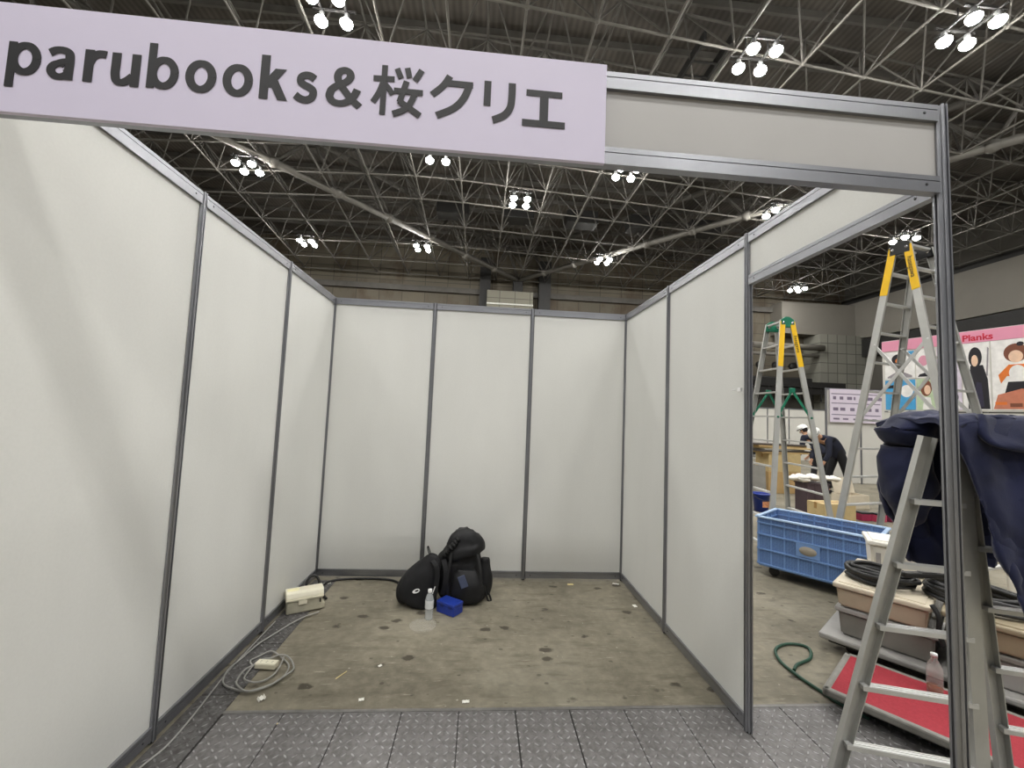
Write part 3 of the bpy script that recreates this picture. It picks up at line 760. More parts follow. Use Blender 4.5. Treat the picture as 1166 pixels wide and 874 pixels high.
def at(r, zz):
    (t, b) = r; k = (zz - b.z) / (t.z - b.z); return b + (t - b) * k
def stepladder(name, label, rails, zs, rail_w, cap_m, rung_d=.05, yellow=0, spreader=None, top_cap=True, text=None, zs2=None):
    """rails: dict A,B,C,D -> (top, foot); A-C and B-D are frames joined by rungs; A,B nearest side"""
    base = sum((r[1] for r in rails.values()), V(0, 0, 0)) / 4; base.z = 0
    t = thing(name, label, 'ladder', base); off = -base
    ctr = base
    for k, (mate, opp) in dict(A=('C', 'B'), B=('D', 'A'), C=('A', 'D'), D=('B', 'C')).items():
        tp, ft = rails[k]
        w = (at(rails[mate], ft.z + .01) - ft); u = (at(rails[opp], .01) - ft)
        mb = MB().channel(ft + (tp - ft).normalized() * .03, tp, rail_w, .026, .004, u, w)
        o = mb.build('rail', M['ladder_alu'], t, off)
        d = (tp - ft).normalized()
        f = MB().beam(ft, ft + d * .07, rail_w + .008, .034, u); f.build('rubber_foot', M['black_plastic'], o)
        if yellow and k in 'AB':
            L = (tp - ft).length
            wn = w.normalized()
            q1, q2 = tp - d * .02, tp - d * (.02 + yellow)
            y = MB().beam(q1 - wn * .013, q2 - wn * .013, rail_w + .004, .005, u); y.build('yellow_label', M['yellow'], o)
            if text and k == 'B':
                # vertical lettering running down the label
                cu = bpy.data.curves.new('glyph', 'FONT'); cu.body = text; cu.size = .062; cu.offset = 0; cu.extrude = .0008; cu.align_x = 'CENTER'; cu.align_y = 'CENTER'
                ob = bpy.data.objects.new('glyph', cu); COL.objects.link(ob)
                me = bpy.data.meshes.new_from_object(ob.evaluated_get(bpy.context.evaluated_depsgraph_get()))
                bpy.data.objects.remove(ob)
                X = -d; Z = -wn; Z = (Z - X * Z.dot(X)).normalized(); Y = Z.cross(X)
                c = (q1 + q2) / 2 - wn * .017
                Mt = Matrix((( X.x, Y.x, Z.x, c.x), (X.y, Y.y, Z.y, c.y), (X.z, Y.z, Z.z, c.z), (0, 0, 0, 1)))
                me.transform(Mt); me.name = 'lettering'; me.materials.append(M['black_plastic'])
                g = bpy.data.objects.new('lettering', me); COL.objects.link(g); g.parent = o
    for a, b, zl in (('A', 'C', zs), ('B', 'D', zs2 or zs)):
        oth = 'B' if a == 'A' else 'A'
        for zz in zl:
            p, q = at(rails[a], zz), at(rails[b], zz); d = (q - p).normalized()
            u = at(rails[oth], zz) - p; u.z = 0
            mb = MB()
            mb.beam(p + d * .004, q - d * .004, rung_d, .018, u)
            n = V(0, 0, 1)
            for s in (-.35, 0, .35):
                uu = (u - d * u.dot(d)).normalized()
                mb.beam(p + d * .006 + uu * s * rung_d + n * .0095, q - d * .006 + uu * s * rung_d + n * .0095, .006, .003, uu)
            mb.build('rung', M['rung_alu'], t, off)
    A, B, Cc, D = (rails[k][0] for k in 'ABCD')
    if top_cap:
        for p, q in ((A, B), (Cc, D)):
            u = (q - p); un = u.normalized(); w = (Cc - A).normalized()
            pts = [(-.035, -.10), (u.length + .035, -.10), (u.length + .03, .0), (u.length * .7, .045), (u.length * .3, .045), (-.03, 0)]
            mb = MB()
            R = lambda s: [p + un * x + V(0, 0, zz) + w * s for x, zz in pts]
            mb.loft([R(-.022), R(.022)], smooth=False)
            bmesh.ops.bevel(mb.bm, geom=list(mb.bm.edges), offset=.006, segments=2, affect='EDGES')
            for x in (0, u.length): mb.lathe([(.001, 0), (.016, 0), (.016, .006), (.001, .006)], p + un * x + V(0, 0, -.04) - w * .027, 12, axis=(w.to_track_quat('Z', 'Y').to_matrix()), mi=1)
            mb.build('hinge_cap', [cap_m, M['chrome']], t, off)
        zt = rails['A'][0].z - .02
        for a, b in (('A', 'C'), ('B', 'D')):
            MB().beam(rails[a][0] - V(0, 0, .02), rails[b][0] - V(0, 0, .02), .05, .022, rails['B'][0] - rails['A'][0]).build('top_step', M['rung_alu'], t, off)
    if spreader:
        zt_, zb_, mat = spreader
        for a, b in (('A', 'B'), ('C', 'D')):
            mb = MB()
            if zb_ > zt_:
                pk_ = (at(rails[a], zb_) + at(rails[b], zb_)) / 2
                mb.beam(at(rails[a], zt_), pk_, .028, .01, (0, 0, 1)); mb.beam(at(rails[b], zt_), pk_, .028, .01, (0, 0, 1)); mb.box(pk_, (.07, .03, .06), bev=.006)
            else:
                mb.beam(at(rails[a], zt_), at(rails[b], zb_), .03, .012, (0, 0, 1)); mb.beam(at(rails[b], zt_), at(rails[a], zb_), .03, .012, (0, 0, 1))
            for k_, zz in ((a, zt_), (b, zt_)): mb.lathe([(.001, -.02), (.014, -.02), (.014, .02), (.001, .02)], at(rails[k_], zz), 10, axis=Matrix.Rotation(PI / 2, 3, 'X'))
            mb.build('spreader_brace', mat, t, off)
    return t
def lad_rails(cx, cy, th, h, s, wb, wt, ts=.06):
    u = V(math.cos(th), math.sin(th), 0); w = V(-math.sin(th), math.cos(th), 0); c = V(cx, cy, 0)
    return {k: (c + u * su * ts + w * sw * wt + V(0, 0, h), c + u * su * s + w * sw * wb) for k, su, sw in (('A', -1, -1), ('B', 1, -1), ('C', -1, 1), ('D', 1, 1))}
stepladder('stepladder', 'aluminium stepladder with green hinge caps and yellow labels behind the blue crate', lad_rails(5.529, 4.127, -.08, 3.015, .42, .454, .155),
           [.319 * (k + .4) for k in range(9)], .062, M['green_cap'], yellow=.62, spreader=(1.72, 2.07, M['green_cap']), text='hasegawa')
stepladder('stepladder', 'tallest aluminium stepladder with black hinge caps, yellow labels and crossed braces', lad_rails(6.004, 2.784, -1.334, 3.563, .636, .378, .172),
           [.316 * (k + .4) for k in range(11)], .066, M['black_plastic'], yellow=.50, spreader=(2.52, 1.72, M['rung_alu']), text='hasegawa')
near = dict(A=(V(3.285, .335, 1.6), V(3.075, .605, 0)), C=(V(3.375, .295, 1.6), V(3.61, .445, 0)), B=(V(3.55, .43, 1.6), V(3.83, .52, 0)), D=(V(3.80, .335, 1.6), V(4.2, .40, 0)))
stepladder('stepladder', 'low scuffed aluminium stepladder under the navy cloth beside the front right post', near, [.267 * k for k in range(1, 6)], .058, M['black_plastic'], .040, top_cap=False, zs2=[.365, .62, .875, 1.13, 1.36])

# navy work jacket thrown over the low ladder: sheets with folds and real thickness
def closed_strip(rows, n=30, p=2.3):
    return [ell((x0 + x1) / 2, yc, zz, (x1 - x0) / 2, ry, n, p, tilt=(sl, 0)) for x0, x1, zz, yc, ry, sl in rows]
def sheet(mb, rows, nx, fold, th=.012):
    """rows (z, x_left, x_right, y): hanging sheet with vertical folds fold(u, v) -> y offset"""
    R = []
    for iv, (zz, xl, xr, yc) in enumerate(rows):
        v = iv / (len(rows) - 1); front, back = [], []
        for k in range(nx + 1):
            u = k / nx; x = xl + (xr - xl) * u; y = yc + fold(u, v)
            front.append(V(x, y - th / 2, zz)); back.append(V(x, y + th / 2, zz))
        R.append(front + back[::-1])
    return mb.loft(R)
mb = MB()
EX, EY, EZ = 1.486, -1.213, 1.627
# back fall: dark flap hanging behind the rails
sheet(mb, interp_rows([(1.705, 3.50, 4.06, .52), (1.68, 3.42, 4.06, .58), (1.59, 3.40, 4.05, .61), (1.46, 3.38, 4.03, .62), (1.35, 3.385, 4.0, .62), (1.26, 3.42, 3.98, .62), (1.18, 3.47, 3.96, .62), (1.10, 3.50, 3.94, .61), (1.01, 3.53, 3.90, .61)], 34), 30,
      lambda u, v: .035 * math.sin(u * 11 + 1.2 * v) * min(1, v * 2) + .015 * math.sin(u * 27))
# left side rolled over the rail, with the standing collar
mb.loft(closed_strip(interp_rows([(3.40, 3.45, 1.19, .54, .02, 0), (3.35, 3.46, 1.255, .52, .05, 0), (3.30, 3.46, 1.35, .51, .08, 0), (3.285, 3.44, 1.46, .50, .09, 0), (3.305, 3.42, 1.545, .50, .08, 0)], 20), 30, 2.6))
mb.loft(closed_strip(interp_rows([(3.30, 3.42, 1.55, .50, .06, -.25), (3.265, 3.46, 1.60, .49, .10, -.35), (3.27, 3.49, 1.645, .48, .11, .3), (3.315, 3.50, 1.685, .47, .09, .2), (3.37, 3.46, 1.70, .47, .03, 0)], 18), 34, 2.4))
# flat part on top of the ladder
R = []
for i in range(25):
    x0_, x1_ = 3.36, 4.06
    f, b_y = [], []
    for k in range(13):
        y = .215 + (.62 - .215) * k / 12; e = abs(k / 6 - 1)
        x = x0_ + (x1_ - x0_) * i / 24 - .12 * (1 - k / 12)
        zz = 1.694 - .03 * e ** 4 + .005 * math.sin(x * 21 + k) - .02 * max(0, 1 - i / 3) ** 2
        f.append(V(x, y, zz)); b_y.append(V(x, y, zz - .014))
    R.append(f + b_y[::-1])
mb.loft(R)
# long front fall on the right
sheet(mb, interp_rows([(1.69, 3.24, 3.95, .235), (1.66, 3.245, 3.95, .215), (1.59, 3.27, 3.95, .21), (1.47, 3.32, 3.95, .205), (1.34, 3.36, 3.94, .20), (1.21, 3.405, 3.93, .20), (1.09, 3.455, 3.92, .20), (.965, 3.51, 3.90, .20), (.86, 3.56, 3.88, .20)], 40), 40,
      lambda u, v: (.026 * math.sin(u * 9 + 2.2 * v) + .010 * math.sin(u * 26 + 5 * v)) * (.25 + .75 * v))
# turned-back lapel lying across the front fall
sheet(mb, interp_rows([(1.69, 3.36, 3.96, .215), (1.62, 3.34, 3.97, .188), (1.575, 3.38, 3.97, .172), (1.555, 3.5, 3.96, .17)], 12), 20, lambda u, v: .012 * math.sin(u * 12 + 3 * v), .014)
mb.wrinkle(.020, 9, 4, .010, 24)
o = mb.build('work_jacket', M['navy']); recenter(o, (3.6, .45, 1.03))
tag(o, 'crumpled dark navy work jacket thrown over the low stepladder', 'jacket')
sn = MB().lathe([(.0005, 0), (.011, 0), (.011, .004), (.008, .006), (.0005, .006)], (3.405, .565, 1.455), 14, axis=Matrix.Rotation(PI / 2, 3, 'X')).build('snap_button', M['chrome'], o, -o.location)
tag(sn, 'round silver snap button')

# blue mesh crate on castors
Lc, Wc, Hc = .98, .62, .49
ca = math.atan2(-.797, .604)
cr = thing('mesh_crate', 'large blue plastic mesh container on castors', 'crate', (4.56, 3.18, 0), ca)   # x along the long front, y to the back
M['crate'] = simple('blue_crate_plastic', rgb(112, 145, 194), .45, 0, .1, 6)
M['crate_rim'] = simple('pale_blue_rim', rgb(168, 194, 226), .4, 0, .08, 6)
def mk_mesh():
    t = NT('blue_mesh_panel'); co = t.coord(); sp = t.node('ShaderNodeSeparateXYZ'); t.l.new(co, sp.inputs[0])
    h = t.math('ADD', sp.outputs[0], sp.outputs[1])
    f = t.math('PINGPONG', t.math('MULTIPLY', h, 90), .5); g = t.math('PINGPONG', t.math('MULTIPLY', sp.outputs[2], 90), .5)
    hole = t.math('MULTIPLY', t.math('GREATER_THAN', f, .2), t.math('GREATER_THAN', g, .2))
    t.base(rgb(98, 130, 180)); t.rough(.5); t.put(t.b.inputs['Alpha'], t.math('SUBTRACT', 1, t.math('MULTIPLY', hole, .55)))
    return t.m
M['mesh'] = mk_mesh()
zb = .13
def crate_side(mb, p, q, n, nrm):
    p, q = V(*p, 0), V(*q, 0); t = (q - p); L = t.length; t.normalize(); nrm = V(*nrm, 0)
    for k in range(n + 1):
        mb.beam(p + t * L * k / n + V(0, 0, zb), p + t * L * k / n + V(0, 0, zb + Hc), .012, .02, t)
    for zz in (.0, .155, .31, .43): mb.beam(p + nrm * .004 + V(0, 0, zb + zz), q + nrm * .004 + V(0, 0, zb + zz), .014, .026, (0, 0, 1))
    return mb
sides = [((0, 0), (Lc, 0), 8, (0, -1)), ((0, Wc), (Lc, Wc), 8, (0, 1)), ((0, 0), (0, Wc), 5, (-1, 0)), ((Lc, 0), (Lc, Wc), 5, (1, 0))]
mb = MB()
for s in sides: crate_side(mb, *s)
mb.build('ribs', M['crate'], cr)
mb = MB()
for (p, q, n, nr) in sides:
    c = (V(*p, 0) + V(*q, 0)) / 2; d = V(*q, 0) - V(*p, 0)
    mb.box((c.x, c.y, zb + Hc / 2), (abs(d.x) + .004 if d.x else .004, abs(d.y) + .004 if d.y else .004, Hc))
mb.build('mesh_walls', M['mesh'], cr)
mb = MB()
for (p, q, n, nr) in sides:
    c = (V(*p, 0) + V(*q, 0)) / 2; d = V(*q, 0) - V(*p, 0)
    mb.box((c.x + nr[0] * .01, c.y + nr[1] * .01, zb + Hc), (abs(d.x) + .05 if d.x else .035, abs(d.y) + .05 if d.y else .035, .02), bev=.005)
mb.build('rim', M['crate_rim'], cr)
MB().box((Lc / 2, Wc / 2, zb - .01), (Lc, Wc, .025)).build('base', M['crate'], cr)
MB().box((Lc * .46, -.014, zb + .235), (.20, .004, .13), bev=.001).build('name_plate', M['crate'], cr)
MB().lathe([(.001, 0), (.072, 0), (.07, .002), (.001, .002)], (Lc * .46, -.017, zb + .235), 24, axis=Matrix.Diagonal((1.05, 1, .62)) @ Matrix.Rotation(PI / 2, 3, 'X')).build('worn_sticker', simple('worn_grey_sticker', rgb(150, 142, 128), .7), cr)
for x in (.12, Lc - .12):
    for y in (.10, Wc - .10):
        mb = MB().lathe([(.012, -.016), (.045, -.016), (.05, -.008), (.05, .008), (.045, .016), (.012, .016)], (x, y, .05), 18, axis=Matrix.Rotation(PI / 2, 3, 'X'))
        mb.beam((x, y - .024, .05), (x + .03, y - .024, .115), .022, .004, (1, 0, 0)).beam((x, y + .024, .05), (x + .03, y + .024, .115), .022, .004, (1, 0, 0)).box((x + .03, y, .115), (.06, .07, .006))
        mb.build('castor', M['dark_steel'], cr)
for x, y, w, d, h, rz, m, l in [(.72, .33, .36, .34, .40, .2, simple('dark_red_cloth', rgb(66, 30, 34), .8), 'dark red bundle lying inside the blue crate, right end'), (.24, .36, .22, .2, .41, .5, simple('brown_bundle', rgb(84, 64, 54), .8), 'brown bundle lying inside the blue crate, left end')]:
    mb = MB(); mb.loft([ell(0, 0, zz, w / 2 * f, d / 2 * f, 24, 2.5) for zz, f in ((0, .85), (.1, 1), (h * .7, .98), (h * .95, .8), (h, .4))]); mb.wrinkle(.02, 9, 2)
    o = mb.build('cloth_bundle', m)
    pz = Matrix.Rotation(ca, 3, 'Z') @ V(x, y, 0); o.location = (4.56 + pz.x, 3.18 + pz.y, zb + .005); o.rotation_euler = (0, 0, ca + rz); tag(o, l, 'bundle')

# red-topped flat dolly
da = math.atan2(-.8, .6)
dl = thing('platform_dolly', 'low platform dolly with red carpet top and grey bumper edge', 'dolly', (3.53, 1.16, 0), da)
Ld, Wd = .88, .60
M['red'] = simple('red_carpet', rgb(160, 46, 58), .9, 0, .12, 60, .5, 300)
M['bumper'] = simple('grey_rubber', rgb(132, 130, 124), .7, 0, .1, 20)
MB().box((Ld / 2, Wd / 2, .105), (Ld - .07, Wd - .07, .03), bev=.003).build('carpet_top', M['red'], dl)
mb = MB()
for c, d in (((Ld / 2, .02, .1), (Ld, .04, .045)), ((Ld / 2, Wd - .02, .1), (Ld, .04, .045)), ((.02, Wd / 2, .1), (.04, Wd, .045)), ((Ld - .02, Wd / 2, .1), (.04, Wd, .045))): mb.box(c, d, bev=.012)
mb.build('bumper', M['bumper'], dl)
MB().box((Ld / 2, Wd / 2, .085), (Ld - .1, Wd - .1, .02)).build('deck', M['dark_steel'], dl)
for x in (.2, Ld - .2):
    for y in (.14, Wd - .14):
        MB().lathe([(.01, -.013), (.03, -.013), (.034, 0), (.03, .013), (.01, .013)], (x, y, .036), 16, axis=Matrix.Rotation(PI / 2, 3, 'X')).box((x, y, .07), (.05, .05, .012)).build('castor', M['black_plastic'], dl)
# green rope handle loop
hp = [(3.72, 1.06), (3.66, 1.18), (3.64, 1.28), (3.61, 1.44), (3.61, 1.60), (3.68, 1.74), (3.81, 1.81), (3.92, 1.80), (3.94, 1.74), (3.85, 1.63), (3.70, 1.56), (3.63, 1.5)]
mb = MB().tube([(p.x, p.y, .012 + .0 * i) for i, p in enumerate(smooth_path([(x, y, 0) for x, y in hp], 8))], .010, 8)
o = mb.build('green_hose', simple('dark_green_rubber', rgb(36, 74, 58), .5)); recenter(o, (3.7, 1.5, 0)); tag(o, 'dark green hose looped on the floor left of the red dolly', 'hose')
# brown drink bottle
b2 = thing('drink_bottle', 'clear bottle with a little brown drink standing on the red dolly', 'bottle', (4.16, 1.09, .12))
MB().lathe([(.001, .001), (.034, .001), (.036, .006), (.036, .13), (.034, .15), (.022, .18), (.014, .195), (.014, .21), (.001, .21)], n=24).build('bottle_body', clear('thin_pet', rgb(226, 224, 220), .3), b2)
MB().lathe([(.001, .004), (.033, .004), (.034, .045), (.001, .046)], n=24).build('tea', simple('brown_drink', rgb(124, 66, 18), .1), b2)
MB().lathe([(.001, .208), (.016, .208), (.016, .225), (.001, .226)], n=20).build('cap', M['white_print'], b2)

# pile of boxes on the grey dolly behind
pa = math.atan2(-.8, .6)
a_ = V(.6, -.8, 0); b_ = V(.8, .6, 0); P0 = V(4.10, 1.70, 0)
def on(u, v, zz): return P0 + a_ * u + b_ * v + V(0, 0, zz)
def lidbox(name, label, u, v, zz, L, W, Hh, m_b, m_l, cat='box', lid=.035, rz=0, extra=None, group=None):
    t = thing(name, label, cat, on(u, v, zz), pa + rz, group)
    mb = MB(); tp = .012
    R = lambda k, zz_: [V(k, k, zz_), V(L - k, k, zz_), V(L - k, W - k, zz_), V(k, W - k, zz_)]
    mb.loft([R(tp + .012, 0), R(.012, Hh - lid)], smooth=False)
    bmesh.ops.bevel(mb.bm, geom=list(mb.bm.edges), offset=.012, segments=2, affect='EDGES'); mb.build('box_body', m_b, t)
    mb = MB().box((L / 2, W / 2, Hh - lid / 2 - .004), (L + .012, W + .012, lid), bev=.010).box((L / 2, W / 2, Hh - .002), (L - .05, W - .05, .012), bev=.004)
    mb.build('lid', m_l, t)
    if extra: extra(t, L, W, Hh)
    return t
M['beige_dark'] = simple('beige_plastic', rgb(186, 172, 150), .5, 0, .06, 6, .08, 40)
M['beige_lid'] = simple('pale_beige_plastic', rgb(206, 196, 176), .45, 0, .05, 6)
M['grey_box'] = simple('grey_plastic', rgb(128, 126, 120), .55, 0, .1, 6)
M['grey_light'] = simple('light_grey_plastic', rgb(160, 158, 155), .5, 0, .08, 6)
M['offwhite'] = simple('off_white_plastic', rgb(226, 222, 212), .45, 0, .04, 6)
M['khaki'] = simple('khaki_plastic', rgb(150, 138, 114), .55, 0, .1, 6)
g2 = thing('platform_dolly', 'grey platform dolly carrying the pile of cable boxes', 'dolly', on(-.06, -.03, 0), pa)
MB().box((.62, .5, .115), (1.30, 1.02, .04), bev=.012).build('deck', M['grey_light'], g2)
MB().box((.62, .5, .085), (1.2, .92, .03)).build('frame', M['dark_steel'], g2)
for x in (.14, 1.1):
    for y in (.14, .86):
        MB().lathe([(.01, -.015), (.04, -.015), (.044, 0), (.04, .015), (.01, .015)], (x, y, .045), 16, axis=Matrix.Rotation(PI / 2, 3, 'X')).box((x, y, .072), (.06, .06, .01)).build('castor', M['black_plastic'], g2)
lidbox('storage_box', 'grey plastic container under the big cream box on the grey dolly', 0, .03, .137, .52, .86, .2, M['grey_box'], M['grey_light'])
lidbox('storage_box', 'pale grey container right of the grey one, low on the pile', .545, .03, .137, .40, .86, .2, M['grey_light'], M['grey_box'])
lidbox('storage_box', 'big cream lidded cable box at the front left of the pile', -.005, 0, .344, .50, .86, .165, M['beige_dark'], M['beige_lid'])
lidbox('storage_box', 'khaki lidded box beside the big cream box, behind the booth post', .545, 0, .344, .36, .86, .165, M['khaki'], M['khaki'])
def green_mark(t, L, W, Hh):
    MB().box((L * .55, W * .5, Hh + .0045), (.09, .07, .001)).build('green_sticker', simple('green_sticker', rgb(150, 198, 172), .5), t)
    MB().box((.06, .006, Hh * .42), (.03, .004, .09)).box((.12, .006, Hh * .5), (.018, .004, .06)).build('printed_text', simple('grey_print', rgb(150, 146, 144), .6), t)
wb_ = lidbox('storage_box', 'white lidded box with a green sticker on top of the pile', .12, .50, .516, .40, .34, .235, M['offwhite'], M['offwhite'], extra=green_mark, rz=.25)
# black cable coils on the lids
def coil(c, r0, n, label, seed, tw=.013):
    rnd = random.Random(seed); mb = MB()
    for k in range(n):
        rr = r0 * (1 + .10 * rnd.uniform(-1, 1)); ox, oy = rnd.uniform(-.015, .015), rnd.uniform(-.015, .015); zz = .014 + .017 * (k % 5) + rnd.uniform(0, .004)
        ph = rnd.uniform(0, 6)
        mb.tube([(ox + rr * math.cos(a) * 1.15, oy + rr * .85 * math.sin(a), zz + .006 * math.sin(3 * a + ph)) for a in [2 * PI * i / 40 for i in range(41)]], tw, 7, cap=False)
    o = mb.build('cable_coil', M['cable_black']); o.location = c; o.rotation_euler = (0, 0, pa); return tag(o, label, 'cable coil')
coil(on(.22, .24, .521), .155, 9, 'coil of thick black cable on the big cream box', 1)
coil(on(.69, .30, .521), .20, 11, 'larger black cable coil lying across the two lids right of the white box', 2)
mb = MB().tube(smooth_path([on(.50, -.02, .53), on(.53, -.03, .47), on(.53, -.035, .38), on(.55, -.03, .30)], 5), .022, 8, flat=.5)
o = mb.build('black_strap', M['strap']); recenter(o, on(.53, -.03, .3)); tag(o, 'black strap hanging between the cream and khaki boxes', 'strap')
mb = MB().box((0, 0, .02), (.30, .05, .035), bev=.008).box((.02, -.002, .0385), (.10, .04, .004)).tube([(-.15, 0, .02), (-.22, .02, .03), (-.26, -.04, .02)], .014, 8)
o = mb.build('clamp_bar', M['dark_steel']); o.location = on(.45, .22, .625); o.rotation_euler = (0, 0, pa + .9); tag(o, 'dark metal clamp bar lying on the black cable coil', 'clamp')
# second stack at the right
def stk(u, v, zz, L, W, Hh, mb_, ml_, label): return lidbox('storage_box', label, u, v, zz, L, W, Hh, mb_, ml_)
stk(.98, .06, .137, .30, .6, .17, M['grey_light'], M['grey_light'], 'pale grey box low at the right end of the pile')
stk(.96, .05, .314, .30, .6, .17, M['beige_dark'], M['beige_lid'], 'cream lidded box at the right end of the pile')
lidbox('storage_box', 'pale box behind the pile, seen beyond the ladder under the jacket', .80, .62, .520, .35, .3, .24, M['offwhite'], M['cream'])
# ------------------------------------------------------------------ farther back in the hall
M['partition'] = simple('white_partition', rgb(212, 210, 203), .5, 0, .03, 2)
M['card'] = simple('brown_cardboard', rgb(176, 146, 98), .75, 0, .08, 8)
M['card2'] = simple('pale_cardboard', rgb(190, 168, 122), .75, 0, .08, 8)
M['tape'] = simple('packing_tape', rgb(166, 130, 80), .35)
def partition(name, label, p, q, h, n, side=-1):
    p, q = V(*p, 0), V(*q, 0); t = thing(name, label, 'partition', p, math.atan2((q - p).y, (q - p).x)); L = (q - p).length
    for k in range(n): MB().box((L * (k + .5) / n, 0, h / 2), (L / n - .03, .01, h - .06)).build('wall_panel', M['partition'], t)
    for k in range(n + 1): MB().prism([(L * k / n + a * 1.3, b * 1.3) for a, b in prof], 0, h).build('post', M['alu'], t)
    for k in range(n): MB().box((L * (k + .5) / n, 0, h - .03), (L / n - .04, .04, .05)).build('top_rail', M['alu'], t)
    return t
partition('partition_wall', 'row of white partition panels far back behind the workers', (12.6, 17.0), (20.5, 16.5), 2.37, 8)
pw = partition('partition_wall', 'white booth partition carrying the lilac notice banner', (11.5, 10.15), (14.5, 9.95), 2.74, 3)
nb = thing('notice_banner', 'lilac-white notice banner with rows of small print on the far white partition', 'banner', (12.3, 10.02, 1.75), math.atan2(-.2, 3))
nbm = MB().box((0, 0, .48), (1.5, .012, .96)); nbm.build('sheet', simple('lilac_paper', rgb(222, 212, 226), .6, 0, .02), nb)
pr = MB(); rnd = random.Random(3)
for k, (z0, dens) in enumerate([(.82, 0), (.70, 1), (.55, 0), (.38, 1), (.22, 0), (.1, 2)]):
    if dens == 0: pr.box((0, -.008, z0), (1.42, .003, .025))
    else:
        x = -.66
        while x < .62:
            w = rnd.uniform(.05, .2); pr.box((x + w / 2, -.008, z0), (w, .003, .09 if dens == 1 else .05)); x += w + rnd.uniform(.04, .16)
pr.build('printed_lines', simple('faded_print', rgb(128, 116, 138), .6), nb)

# tall illustrated hoarding on the right: generic figures only
ha = math.atan2(-1.84, .52)
hd = thing('poster_hoarding', 'large hoarding of colourful illustrated posters under a pink header', 'poster wall', (9.44, 6.42, 0), ha)
MB().box((1.4, .03, 2.66), (2.84, .04, 1.38)).build('backing_board', M['partition'], hd)
lw = MB().box((1.4, .05, .98), (2.84, .03, 1.93))
lw.build('lower_panel', M['partition'], hd)
for x in (0, 1.4, 2.8): MB().prism([(x + a * 1.2, .06 + b * 1.2) for a, b in prof], 0, 3.3).build('post', M['alu'], hd)
hdr = MB().box((1.4, .004, 3.24), (2.84, .012, .20)).build('pink_header', simple('pink_paper', rgb(226, 150, 176), .6, 0, .04, 3), hd)
cu = bpy.data.curves.new('glyph', 'FONT'); cu.body = 'Planks'; cu.size = .15; cu.offset = .004; cu.extrude = .001
ob = bpy.data.objects.new('glyph', cu); COL.objects.link(ob)
me = bpy.data.meshes.new_from_object(ob.evaluated_get(bpy.context.evaluated_depsgraph_get())); bpy.data.objects.remove(ob)
me.transform(Matrix.Translation((1.16, -.004, 3.175)) @ Matrix.Rotation(PI / 2, 4, 'X')); me.materials.append(simple('red_print', rgb(196, 36, 62), .6))
lo = bpy.data.objects.new('lettering', me); COL.objects.link(lo); lo.parent = hdr
ink = {n: simple(n + '_ink', c, .6, 0, .12, 9) for n, c in dict(black=rgb(28, 26, 34), orange=rgb(222, 120, 48), brown=rgb(122, 72, 52), skin=rgb(236, 200, 172), blue=rgb(70, 156, 208), white=rgb(236, 234, 232), peach=rgb(196, 122, 96), grey=rgb(150, 144, 150), pink=rgb(214, 150, 170), green=rgb(186, 204, 170), navy=rgb(44, 40, 62), lilac=rgb(214, 204, 220)).items()}
def poster(u0, u1, z0, z1, bg, shapes):
    mats = [ink[bg]] + [ink[sh[0]] for sh in shapes]
    mb = MB().box(((u0 + u1) / 2, .004, (z0 + z1) / 2), (u1 - u0 - .012, .008, z1 - z0 - .012))
    for i, (m, kind, *a) in enumerate(shapes):
        y = -.0012 - .0006 * i
        if kind == 'e':
            cx, cz, rx, rz = a; pts = [(cx + rx * math.cos(2 * PI * k / 24), cz + rz * math.sin(2 * PI * k / 24)) for k in range(24)]
        else: pts = a[0]
        q = [V(u0 + (u1 - u0) * x, y, z0 + (z1 - z0) * zz) for x, zz in pts]
        mb.loft([[p + V(0, .0012 + .0006 * i, 0) for p in q], q], smooth=False, mi=i + 1)
    mb.build('poster', mats, hd)
poster(.02, .50, 2.58, 3.12, 'white', [('black', 'e', .45, .72, .2, .18), ('orange', 'e', .5, .66, .13, .10), ('grey', 'p', [(.1, .1), (.5, .32), (.9, .12), (.9, .05), (.1, .05)]), ('blue', 'p', [(.8, .8), (.98, .85), (.98, .98), (.78, .98)])])
poster(.02, .50, 1.99, 2.57, 'blue', [('white', 'e', .72, .62, .2, .2), ('black', 'p', [(.1, .72), (.5, .74), (.45, .84), (.12, .82)]), ('white', 'p', [(.2, .1), (.42, .1), (.38, .4), (.25, .4)]), ('navy', 'e', .3, .2, .1, .07), ('skin', 'e', .32, .42, .09, .07)])
poster(.51, .80, 2.58, 3.12, 'white', [('pink', 'e', .4, .6, .25, .18), ('black', 'p', [(.1, .05), (.7, .05), (.6, .2), (.2, .14)])])
poster(.51, .80, 1.99, 2.57, 'green', [('brown', 'e', .5, .7, .28, .26), ('skin', 'e', .56, .64, .16, .15), ('white', 'p', [(.3, .02), (.8, .02), (.7, .4), (.4, .42)])])
poster(.81, 1.14, 1.99, 3.12, 'lilac', [('grey', 'e', .5, .75, .25, .12), ('pink', 'e', .45, .45, .3, .14), ('black', 'e', .6, .2, .25, .1), ('white', 'p', [(.1, .02), (.9, .02), (.8, .12), (.2, .14)])])
poster(1.15, 1.49, 1.99, 3.14, 'white', [('black', 'p', [(.18, .02), (.95, .02), (.9, .45), (.75, .66), (.3, .66), (.22, .4)]), ('black', 'e', .48, .78, .24, .15), ('skin', 'e', .46, .73, .12, .085), ('navy', 'p', [(.4, .05), (.75, .05), (.68, .4), (.5, .42)]), ('grey', 'p', [(.85, .5), (.9, .5), (.97, .9), (.92, .92)])])
